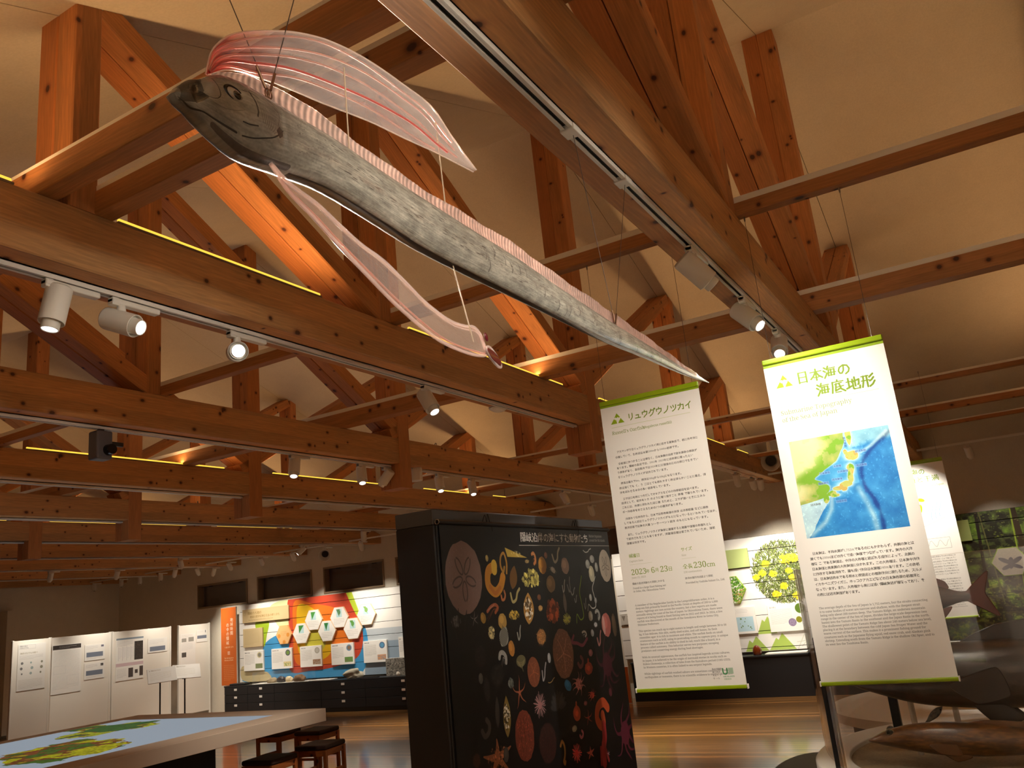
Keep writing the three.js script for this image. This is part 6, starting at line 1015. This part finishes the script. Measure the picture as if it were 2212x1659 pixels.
panelX('caption_board', 'plain light green board on the forest wall, right of the third banner', 'caption board', XB, 1.86, -0.48, 0.34, 0.26, printed(64, 64, () => {}, '#a8b86c'), 'caption boards on the forest wall', 0.025, std(0xa0b068, 0.6));
panelX('caption_board', 'two small pale pictures on the white boards right of the black stand', 'caption board', XB, 1.14, -5.08, 0.2, 0.16, printed(128, 100, (g) => { g.fillStyle = '#8a8478'; fillP(g, [[14, 20], [54, 20], [34, 70]], '#8a8478'); fillP(g, [[70, 20], [114, 20], [92, 70]], '#8a8478'); }, '#c8c4ba'), 'caption boards on the flower wall', 0.02);
panelX('shore_photograph', 'grey photograph of a rocky shore, low at the right end of the map wall', 'photograph', XB - 0.05, 0.68, -9.35, 0.62, 0.29, printed(256, 120, (g) => { for (let i = 0; i < 900; i++) { g.fillStyle = ['#5c5a54', '#8a867c', '#a8a498', '#45433e'][i & 3]; g.fillRect(rr(0, 256), rr(0, 120), rr(4, 16), rr(2, 6)); } }, '#8a867c'), undefined, 0.03);
// stones on the counter
function rock(name, label, x, y, z, sx, sy, sz, mat, rough = 0.35, group = 'stones on the drawer counter', f = 1.6) {
  const g = mergeVertices(new THREE.IcosahedronGeometry(1, 6).deleteAttribute('uv').deleteAttribute('normal')), p = g.attributes.position, o = rnd() * 50;
  for (let i = 0; i < p.count; i++) { const a = p.getX(i), b = p.getY(i), c = p.getZ(i), n = 1 + rough * 2 * (fbm(a * f + o + c, b * f + o - c * 0.7, 4) - 0.5), st = Math.round(n * 7) / 7 * 0.35 + n * 0.65; p.setXYZ(i, a * st * sx, Math.max(-0.55, b * st) * sy, c * st * sz); }
  g.computeVertexNormals(); g.computeBoundingBox(); g.translate(0, -g.boundingBox.min.y, 0);
  const m = mesh(name, g, mat); m.position.set(x, y, z); tag(m, label, 'stone', group); return m;
}
const rockTex = dtex(128, 128, (x, y) => { const k = 0.7 + 0.7 * (fbm(x / 14, y / 14, 4) - 0.4); return [cl(200 * k), cl(188 * k), cl(168 * k)]; });
const CT = 0.537;
rock('stone', 'grey-brown stone at the left inside the clear cover on the counter', 11.84, CT + 0.006, -12.33, 0.07, 0.06, 0.13, std(0x9a8a6c, 0.9));
rock('stone', 'dark shiny stone in the middle of the clear cover on the counter', 11.84, CT + 0.006, -12.08, 0.06, 0.07, 0.10, std(0x2e2c30, 0.35));
rock('stone', 'bright cream stone inside the clear cover on the counter', 11.84, CT + 0.006, -11.88, 0.05, 0.065, 0.085, std(0xe8d8b0, 0.8), 0.2);
rock('stone', 'brown stone at the right inside the clear cover on the counter', 11.84, CT + 0.006, -11.62, 0.07, 0.075, 0.14, std(0x7a5c3e, 0.9));
rock('stone', 'large pale grey stone standing alone on the counter by the blue of the map', 11.84, CT, -10.33, 0.09, 0.105, 0.20, std(0xa8a290, 0.95), 0.45);
rock('stone', 'small white stone on the counter beside the black stand', 11.82, CT, -9.32, 0.03, 0.045, 0.04, std(0xe8e2d4, 0.8), 0.2);
{
  const t = thing('clear_cover', 'clear acrylic box over four stones on the black counter', 'display cover', [11.84, CT, -12.03]);
  const w = 1.41, h = 0.215, d = 0.2;
  for (const s of [-1, 1]) { mesh('side_pane', rbox(0.005, h, w, 0.001, s * d / 2, h / 2, 0), M.glass, t); mesh('end_pane', rbox(d, h, 0.005, 0.001, 0, h / 2, s * w / 2), M.glass, t); }
  mesh('top_pane', rbox(d, 0.005, w, 0.001, 0, h, 0), M.glass, t); mesh('tray', rbox(d + 0.02, 0.006, w + 0.02, 0.002, 0, 0.003, 0), M.white, t);
}
tag(mesh('black_slab', rbox(0.14, 0.03, 0.42, 0.01, 11.85, CT + 0.015, -13.2), std(0x1c1a1a, 0.6)), 'flat black slab at the left end of the drawer counter', 'slab');
tag(mesh('white_tray', rbox(0.2, 0.012, 0.5, 0.003, 11.85, CT + 0.006, -11.05), M.white), 'flat white tray on the counter right of the clear cover', 'tray');
tag(mesh('black_ruler', rbox(0.03, 0.016, 0.5, 0.003, 11.77, CT + 0.008, -9.95), std(0x222222, 0.5)), 'thin dark bar lying on the counter right of the big stone', 'bar');
tag(mesh('white_tray', rbox(0.2, 0.016, 0.55, 0.003, 11.85, CT + 0.008, -2.78), M.white), 'bright white tray on the counter below the flower wall', 'tray');
rock('amber', 'glossy brown lump of amber on the counter right of the fish banner', 11.82, CT, -3.17, 0.055, 0.085, 0.062, phys(0x6a2a0a, 0.12, { clearcoat: 1 }), 0.12, undefined, 1.1);
// ------------------------------------------------------------------ round clear case with big fish models, bottom right
{
  const CX = 4.45, CZ = 0.0, RB = 0.95, Y0 = 0.75;
  const t = thing('fish_case', 'large round clear case on a white base, holding big fish models', 'display case', [CX, 0, CZ]);
  mesh('plinth', cyl(RB + 0.02, RB + 0.02, Y0 - 0.06, 0, (Y0 - 0.06) / 2, 0, 96), std(0xcac4b8, 0.6), t);
  mesh('base_rim', new THREE.LatheGeometry([[RB - 0.13, Y0 - 0.06], [RB - 0.13, Y0 - 0.005], [RB - 0.12, Y0], [RB + 0.015, Y0], [RB + 0.025, Y0 - 0.01], [RB + 0.025, Y0 - 0.06]].map((p) => new THREE.Vector2(...p)), 96), std(0xded8cc, 0.4), t);
  const sand = dtex(256, 256, (x, y) => { const k = 0.82 + 0.36 * (fbm(x / 22, y / 22, 4) - 0.5) + 0.12 * (vnoise(x, y) - 0.5); return [cl(190 * k), cl(168 * k), cl(128 * k)]; });
  mesh('sand_floor', cyl(RB - 0.13, RB - 0.13, 0.02, 0, Y0 - 0.03, 0, 80), std(0xffffff, 0.8, { map: sand }), t);
  mesh('clear_wall', new THREE.LatheGeometry([[RB - 0.035, Y0], [RB - 0.035, 1.597], [RB - 0.031, 1.6], [RB - 0.027, 1.597], [RB - 0.027, Y0]].map((p) => new THREE.Vector2(...p)), 128), M.glass, t);
  const step = thing('dark_plinth', 'low dark grey plinth with a curved edge, left of the clear case', 'plinth', [6.2, 0, -1.47]);
  mesh('top', cyl(0.5, 0.5, 0.03, 0, 0.285, 0, 64).scale(1, 1, 0.4), std(0x4a4a42, 0.6), step); mesh('base', cyl(0.48, 0.48, 0.27, 0, 0.135, 0, 64).scale(1, 1, 0.39), std(0x33332e, 0.7), step);
  const w = thing('white_bench', 'curved white bench seen through the clear case behind the fish', 'bench', [7.9, 0, -0.45]);
  mesh('top', cyl(1.1, 1.1, 0.07, 0, 0.42, 0, 64), std(0xe8e4da, 0.5), w); mesh('base', cyl(0.95, 0.95, 0.385, 0, 0.1925, 0, 48), std(0x3a3530, 0.7), w);
}
// fish bodies: outline given by back and belly curves along the length (head at -1), thickness from a profile
function fishModel(name, label, pos, turn, L, back, belly, thickMax, skinFn, finMat, fins, o = {}) {
  const t = thing(name, label, 'fish model', pos, 'fish models in the round case'); t.rotation.y = turn;
  const NX = 90, NA = 44, p = [], uv = [], id = [];
  for (let i = 0; i <= NX; i++) {
    const s = i / NX, x = (s - 0.5) * L, a = back(s) * L, b = belly(s) * L, w = thickMax * L * Math.pow(Math.sin(Math.PI * Math.min(1, 0.03 + Math.pow(s, 0.62) * 0.94)), 0.8);
    for (let j = 0; j <= NA; j++) { const q = j / NA * 6.2831853, c = Math.cos(q), d = Math.sin(q); p.push(x, (a + b) / 2 + c * (a - b) / 2, Math.sign(d) * Math.pow(Math.abs(d), 0.85) * w); uv.push(s, (c + 1) / 2); }
  }
  for (let i = 0; i < NX; i++) for (let j = 0; j < NA; j++) { const q = i * (NA + 1) + j, r = q + NA + 1; id.push(q, q + 1, r, r, q + 1, r + 1); }
  for (let j = 1; j < NA - 1; j++) { id.push(0, j + 1, j); const e = NX * (NA + 1); id.push(e, e + j, e + j + 1); }
  const g = new THREE.BufferGeometry(); g.setAttribute('position', new THREE.Float32BufferAttribute(p, 3)); g.setAttribute('uv', new THREE.Float32BufferAttribute(uv, 2)); g.setIndex(id); g.computeVertexNormals();
  const tex = dtex(512, 256, (x, y) => skinFn(x / 512, y / 256)), scale = dtex(512, 256, (x, y) => { const k = 110 + 70 * Math.abs(Math.sin(x * 0.55 + (y % 12 < 6 ? 1.5 : 0))) * Math.abs(Math.sin(y * 0.52)); return [k, k, k]; }, false);
  mesh('body', g, phys(0xffffff, 0.32, { map: tex, bumpMap: scale, bumpScale: 0.001, clearcoat: 0.7, clearcoatRoughness: 0.18 }), t);
  for (const [fn, pts, th, z] of fins) {
    const s = new THREE.Shape(new THREE.CatmullRomCurve3(pts.map((q) => V(q[0] * L, q[1] * L, 0)), true, 'catmullrom', 0.25).getPoints(60).map((q) => new THREE.Vector2(q.x, q.y)));
    for (const sd of z ? [1, -1] : [0]) mesh(fn, new THREE.ExtrudeGeometry(s, { depth: th, bevelEnabled: true, bevelSize: 0.003, bevelThickness: 0.003, bevelSegments: 1 }).translate(0, 0, -th / 2 + sd * (z || 0) * L), finMat, t);
  }
  const ex = (o.eye?.[0] ?? 0.12) - 0.5, ey = o.eye?.[1] ?? 0.03, er = (o.eye?.[2] ?? 0.014) * L;
  for (const sd of [1, -1]) { const ez = (o.eye?.[3] ?? 0.045) * L * sd; mesh('eye', new THREE.SphereGeometry(er, 18, 14).scale(1, 1, 0.5).translate(ex * L, ey * L, ez), phys(0x1a1512, 0.08, { clearcoat: 1 }), t); mesh('eye_ring', new THREE.TorusGeometry(er * 1.05, er * 0.22, 8, 24).translate(ex * L, ey * L, ez), std(0x7a6448, 0.3), t); }
  return t;
}
const mot = (c1, c2, f = 1) => (u, v) => { const n = fbm(u * 14 * f, v * 7 * f, 4), k = 0.8 + 0.5 * (fbm(u * 40, v * 20, 3) - 0.5), m = THREE.MathUtils.smoothstep(n, 0.42, 0.62); return [0, 1, 2].map((i) => cl((c1[i] + (c2[i] - c1[i]) * m) * k)); };
const FX = 4.30;
fishModel('grouper_model', 'huge dark brown fish model filling the round clear case', [FX, 1.085, 0.02], -Math.PI / 2, 1.56,
  spline([[0, 0.0], [0.06, 0.045], [0.2, 0.085], [0.35, 0.088], [0.55, 0.085], [0.75, 0.06], [0.9, 0.038], [1, 0.04]]), spline([[0, -0.012], [0.05, -0.035], [0.2, -0.078], [0.4, -0.092], [0.6, -0.082], [0.8, -0.05], [0.9, -0.035], [1, -0.04]]), 0.062,
  mot([46, 32, 26], [78, 58, 46]), phys(0x241a16, 0.45, { clearcoat: 0.4 }),
  [['dorsal_fin', [[-0.18, 0.08], [-0.08, 0.125], [0.02, 0.135], [0.08, 0.105], [0.16, 0.11], [0.24, 0.105], [0.3, 0.055], [0.0, 0.06]], 0.012], ['tail_fin', [[0.47, 0.03], [0.6, 0.10], [0.62, 0.0], [0.6, -0.10], [0.47, -0.03]], 0.014], ['anal_fin', [[0.18, -0.06], [0.26, -0.125], [0.33, -0.11], [0.34, -0.045]], 0.01], ['pectoral_fin', [[-0.22, -0.02], [-0.10, 0.02], [-0.08, -0.05], [-0.16, -0.07]], 0.008, 0.066], ['pelvic_fin', [[-0.17, -0.08], [-0.12, -0.135], [-0.06, -0.115], [-0.1, -0.08]], 0.008, 0.03]], { eye: [0.115, 0.032, 0.013, 0.042] });
fishModel('sea_bream_model', 'red-brown fish model with a forked tail, above the big dark fish', [FX + 0.1, 1.405, -0.40], -Math.PI / 2, 0.46,
  spline([[0, 0.0], [0.08, 0.09], [0.25, 0.20], [0.45, 0.21], [0.7, 0.13], [0.9, 0.055], [1, 0.055]]), spline([[0, -0.03], [0.08, -0.08], [0.3, -0.16], [0.5, -0.16], [0.75, -0.09], [0.9, -0.05], [1, -0.05]]), 0.075,
  mot([84, 50, 42], [104, 70, 58]), phys(0x5a261c, 0.45, { clearcoat: 0.4 }),
  [['dorsal_fin', [[-0.25, 0.19], [-0.1, 0.25], [0.1, 0.24], [0.28, 0.16], [0.3, 0.09], [0, 0.15]], 0.006], ['tail_fin', [[0.46, 0.04], [0.68, 0.22], [0.62, 0.02], [0.70, -0.20], [0.46, -0.04]], 0.006], ['anal_fin', [[0.08, -0.14], [0.2, -0.2], [0.3, -0.09]], 0.006]], { eye: [0.14, 0.06, 0.028, 0.055] });
fishModel('flathead_model', 'golden-brown slender fish model lying low in the round case', [FX - 0.12, 0.83, -0.22], -Math.PI / 2 + 0.06, 0.94,
  spline([[0, 0.0], [0.08, 0.04], [0.22, 0.072], [0.4, 0.078], [0.65, 0.058], [0.85, 0.028], [1, 0.02]]), spline([[0, -0.008], [0.1, -0.03], [0.3, -0.06], [0.5, -0.062], [0.75, -0.04], [0.9, -0.02], [1, -0.018]]), 0.062,
  mot([150, 98, 44], [112, 68, 30]), phys(0x6a4420, 0.4, { clearcoat: 0.5 }),
  [['dorsal_fin', [[-0.12, 0.06], [0.0, 0.085], [0.25, 0.07], [0.36, 0.03], [0.1, 0.04]], 0.006], ['tail_fin', [[0.47, 0.016], [0.58, 0.05], [0.6, -0.05], [0.47, -0.016]], 0.006], ['pectoral_fin', [[-0.24, -0.01], [-0.14, 0.0], [-0.12, -0.05], [-0.2, -0.045]], 0.005, 0.055], ['pelvic_fin', [[-0.2, -0.04], [-0.14, -0.08], [-0.08, -0.06]], 0.005, 0.03]], { eye: [0.10, 0.036, 0.015, 0.036] }).rotation.z = -0.035;
fishModel('sardine_model', 'small silvery fish model hanging nose down under the big dark fish', [FX + 0.02, 0.912, -0.425], -Math.PI / 2, 0.115,
  spline([[0, 0.0], [0.2, 0.10], [0.45, 0.13], [0.8, 0.06], [1, 0.03]]), spline([[0, -0.02], [0.2, -0.12], [0.5, -0.14], [0.8, -0.06], [1, -0.03]]), 0.07, mot([150, 140, 124], [110, 104, 96]), phys(0x8a8074, 0.3, { transmission: 0.3, thickness: 0 }),
  [['tail_fin', [[0.46, 0.03], [0.66, 0.14], [0.58, 0.0], [0.66, -0.14], [0.46, -0.03]], 0.002]], { eye: [0.14, 0.02, 0.04, 0.05] }).rotation.z = -2.45;
[[4.02, -0.80, 1.30, 'black rod standing in the front of the round case, below the map banner'], [4.62, -0.62, 1.06, 'black rod behind the front one, under the head of the big dark fish']].forEach(([x, z, top, label]) => tag(mesh('support_pole', rbox(0.04, top - 0.73, 0.04, 0.006, x, (top + 0.73) / 2, z), M.black), label, 'support rod'));
[[-0.52, 'clear rod holding up the big dark fish, leftmost of three'], [-0.34, 'clear rod holding up the big dark fish, middle of three'], [-0.13, 'clear rod holding up the big dark fish, rightmost of three']].forEach(([z, label]) => tag(mesh('support_rod', cyl(0.013, 0.013, 0.27, FX + 0.12, 0.73 + 0.135, z, 16), phys(0xf0ece4, 0.15, { transmission: 0.55, thickness: 0, clearcoat: 1 })), label, 'support rod'));

// ------------------------------------------------------------------ small lamps and devices along the far wall and beams
const ord = ['first', 'second', 'third', 'fourth', 'fifth', 'sixth', 'seventh', 'eighth', 'ninth', 'tenth', 'eleventh', 'twelfth', 'thirteenth', 'fourteenth', 'fifteenth', 'sixteenth'];
{ // a slim rail hung along the far wall
  const t = thing('lighting_track', 'slim white lighting track running along the top of the far wall', 'lighting track', [11.25, 2.86, (ZE + 2.8) / 2], 'white tracks under the tie beams'), L = 2.8 - ZE;
  mesh('rail_body', box(0.034, 0.022, L), M.lampWhite, t);
  for (let i = 0; i < 14; i++) mesh('hanger', cyl(0.003, 0.003, roofY(11.25) - 2.86, 0, (roofY(11.25) - 2.86) / 2, -L / 2 + 0.6 + i * 1.45, 8), M.wire, t);
}
const FY = 2.85, far = { s: 1.0, group: 'small white lamps along the far wall', drop: 0.10 };
[[-16.9, 5], [-16.0, 5], [-15.4, 4], [-14.75, 3], [-13.65, 6], [-12.75, 7.5], [-11.9, 7.5], [-11.1, 8], [-10.3, 7.5], [-9.5, 6], [-5.1, 5], [-3.3, 4.5], [-2.6, 4.5], [-1.1, 3], [-0.11, 3], [0.8, 3]].forEach(([z, p], i) => spotlight(11.25, FY, z, z < -14.5 ? [11.0, 0.9, z + 0.4] : [12.05, 1.15, z + (i % 3 - 1) * 0.2], `small white lamp on the track along the far wall, ${ord[i]} from the left corner`, { ...far, on: false, power: p, angle: 34, pen: 0.9, adapter: true }));
// lamps over the exhibition boards
[[8.2, 'first'], [9.4, 'second'], [10.6, 'third'], [11.5, 'fourth']].forEach(([x, n]) => spotlight(x, TY, TZ[7] + 0.02, [x + 0.05, 1.15, -14.12], `small white lamp above the exhibition boards, ${n} from the left`, { power: 7, angle: 36, pen: 0.9, on: false, group: 'small white lamps along the far wall' }));
spotlight(9.3, TY, TZ[6], [10.4, 0.9, -12.4], 'small shining lamp at the left under the far beams, above the rightmost exhibition board', { power: 12, angle: 28, group: 'small white lamps along the far wall' });
spotlight(10.2, TY, TZ[5], [8.6, 1.0, -11.0], 'small shining lamp below the far beams, left of the leftmost window', { power: 16, angle: 14, group: 'small white lamps along the far wall' });
spotlight(5.6, TY, TZ[2], [5.4, 0.7, -6.3], 'small white lamp lighting the stools and the corner of the map table', { power: 10, angle: 30, on: false, group: 'small white lamps along the far wall' });
spotlight(9.6, TY, TZ[4], [9.9, 0, -8.2], 'added small white lamp above the wooden floor between the map table and the black counter', { power: 22, angle: 34, on: false, group: 'small white lamps along the far wall' });  // lamp added over the floor for the light it bounces into the hall
spotlight(9.0, TY, TZ[2], [9.2, 0, -3.2], 'added small white lamp above the wooden floor before the flower wall', { power: 30, angle: 36, on: false, group: 'small white lamps along the far wall' });  // second added floor lamp, put in for more bounce light
spotlight(10.0, TY, TZ[1] + 0.01, [10.9, 0.3, -2.6], 'small white lamp between the two big banners, left of a pair near the far wall', { power: 10, angle: 30, on: false, group: 'small white lamps along the far wall' });
spotlight(10.75, TY, TZ[1] + 0.01, [12.0, 1.4, -2.6], 'small white lamp between the two big banners, right of a pair near the far wall', { power: 14, angle: 32, on: false, group: 'small white lamps along the far wall' });
spotlight(6.8, TB, -0.74, [7.25, 1.8, -0.42], 'small white lamp hidden behind the map banner, lighting the third banner', { power: 9, angle: 24, on: false, group: 'small white lamps along the far wall' });
{
  const horn = (x, y, z, dir, s, label) => { const t = thing('horn_lamp', label, 'lamp', [x, y, z]), q = new THREE.Quaternion().setFromUnitVectors(V(0, 1, 0), V(...dir).normalize()), put = (g) => g.applyQuaternion(q);
    mesh('shade', put(new THREE.LatheGeometry([[0.02, -0.10], [0.045, -0.095], [0.055, -0.02], [0.078, 0.07], [0.082, 0.075], [0.076, 0.078], [0.066, 0.06], [0.05, 0.0], [0.0, -0.02]].map((p) => new THREE.Vector2(p[0] * s, p[1] * s)), 36)), M.lampWhite, t);
    mesh('reflector', put(cyl(0.045 * s, 0.04 * s, 0.02 * s, 0, 0.0, 0, 28)), std(0x2a2622, 0.3), t); mesh('neck', cyl(0.013 * s, 0.02 * s, 0.13 * s, 0, 0.10 * s, 0, 12), M.lampWhite, t); };
  horn(10.75, TB - 0.17, TZ[5], [-0.75, -0.35, 0.55], 1.25, 'white horn-shaped lamp with a dark opening, above the windows left of the black stand');
  horn(11.0, 3.0, TZ[1] + 0.23, [-0.95, -0.25, 0.15], 1.5, 'white round lamp with a dark opening at the left edge of the map banner');
  const can = thing('ceiling_lamp', 'white cylindrical downlight under the third beam beside a king post', 'lamp', [6.02, TB, TZ[2]]); mesh('can', cyl(0.062, 0.062, 0.11, 0, -0.055, 0, 36), M.lampWhite, can); mesh('can_ring', new THREE.TorusGeometry(0.055, 0.006, 8, 36).rotateX(Math.PI / 2).translate(0, -0.11, 0), M.white, can);
  const dome = thing('smoke_detector', 'small white dome detector under the second beam, right of the bright spotlight', 'detector', [4.585, TB, TZ[1] - 0.06]); mesh('dome', new THREE.SphereGeometry(0.06, 32, 12, 0, 6.2832, Math.PI / 2, Math.PI / 2).scale(1, 0.62, 1), M.white, dome); mesh('dome_base', cyl(0.066, 0.066, 0.012, 0, -0.006, 0, 32), M.white, dome);
  const pr = thing('projector', 'dark grey projector hung under the third beam, above the left amber strip', 'projector', [2.95, TB - 0.12, TZ[2]]); mesh('case', rbox(0.10, 0.17, 0.09, 0.012, 0, 0, 0), std(0x5c585c, 0.5), pr); mesh('bracket', [rbox(0.03, 0.06, 0.03, 0.004, 0, 0.11, 0), rbox(0.13, 0.025, 0.02, 0.004, 0.08, 0.02, 0.0)], M.dark, pr); mesh('lens', cyl(0.03, 0.034, 0.05, 0, 0, 0, 24).rotateX(Math.PI / 2).translate(0.02, -0.03, 0.06), std(0x141416, 0.15), pr);
  const cam = thing('camera_device', 'small chrome device peeking out at the left edge of the map banner top', 'device', [4.9, 2.47, -0.80]); mesh('body', rbox(0.07, 0.055, 0.05, 0.012), M.chrome, cam); mesh('lens', new THREE.SphereGeometry(0.02, 20, 14).translate(-0.035, -0.012, 0), M.black, cam); mesh('arm', rod(V(0, 0.02, 0), V(0.02, TB - 2.47, 0.03), 0.006, 10), M.steel, cam);
  [[6.3, TZ[2]], [6.6, TZ[4]], [7.9, TZ[4]]].forEach(([x, z], i) => tag((() => { const m = mesh('ring_bolt', new THREE.TorusGeometry(0.018, 0.004, 8, 24).rotateY(Math.PI / 2 * 0.7).translate(0, 0.016, 0), M.steel); m.position.set(x, TT, z + 0.05); return m; })(), ['small steel ring on top of the third beam, right of its king post', 'small steel ring on the fifth beam, the left of two', 'small steel ring on the fifth beam, the right of two'][i], 'ring'));
}
{ // a leafy twig reaching in from the right
  const t = thing('leafy_branch', 'leafy branch reaching in at the right edge above the forest wall', 'branch', [7.2, 1.98, 0.32]);
  const tip = [V(0, 0, 0), V(0.02, 0.03, 0.25), V(0, -0.12, 0.55), V(0.03, -0.2, 0.9)]; mesh('twig', tube(tip.reverse(), 0.008, 30, 6), std(0x3a2a1c, 0.8), t);
  const leaf = new THREE.Shape(); leaf.moveTo(0, 0); leaf.quadraticCurveTo(0.022, 0.03, 0, 0.075); leaf.quadraticCurveTo(-0.022, 0.03, 0, 0); const lg = new THREE.ExtrudeGeometry(leaf, { depth: 0.0012, bevelEnabled: false }), lm = std(0x2c3820, 0.5), cv = new THREE.CatmullRomCurve3(tip);
  for (let i = 0; i < 64; i++) { const m = mesh('leaf', lg, lm, t), p = cv.getPoint(Math.pow(rnd(), 0.8)); m.position.set(p.x + rr(-0.05, 0.05), p.y + rr(-0.05, 0.05), p.z + rr(-0.06, 0.05)); m.rotation.set(rr(0, 6), rr(0, 6), rr(0, 6)); }
}
scene.traverse((o) => { if (o.isLight && !o.isRectAreaLight) { o.castShadow = true; } });
renderer.render(scene, camera);
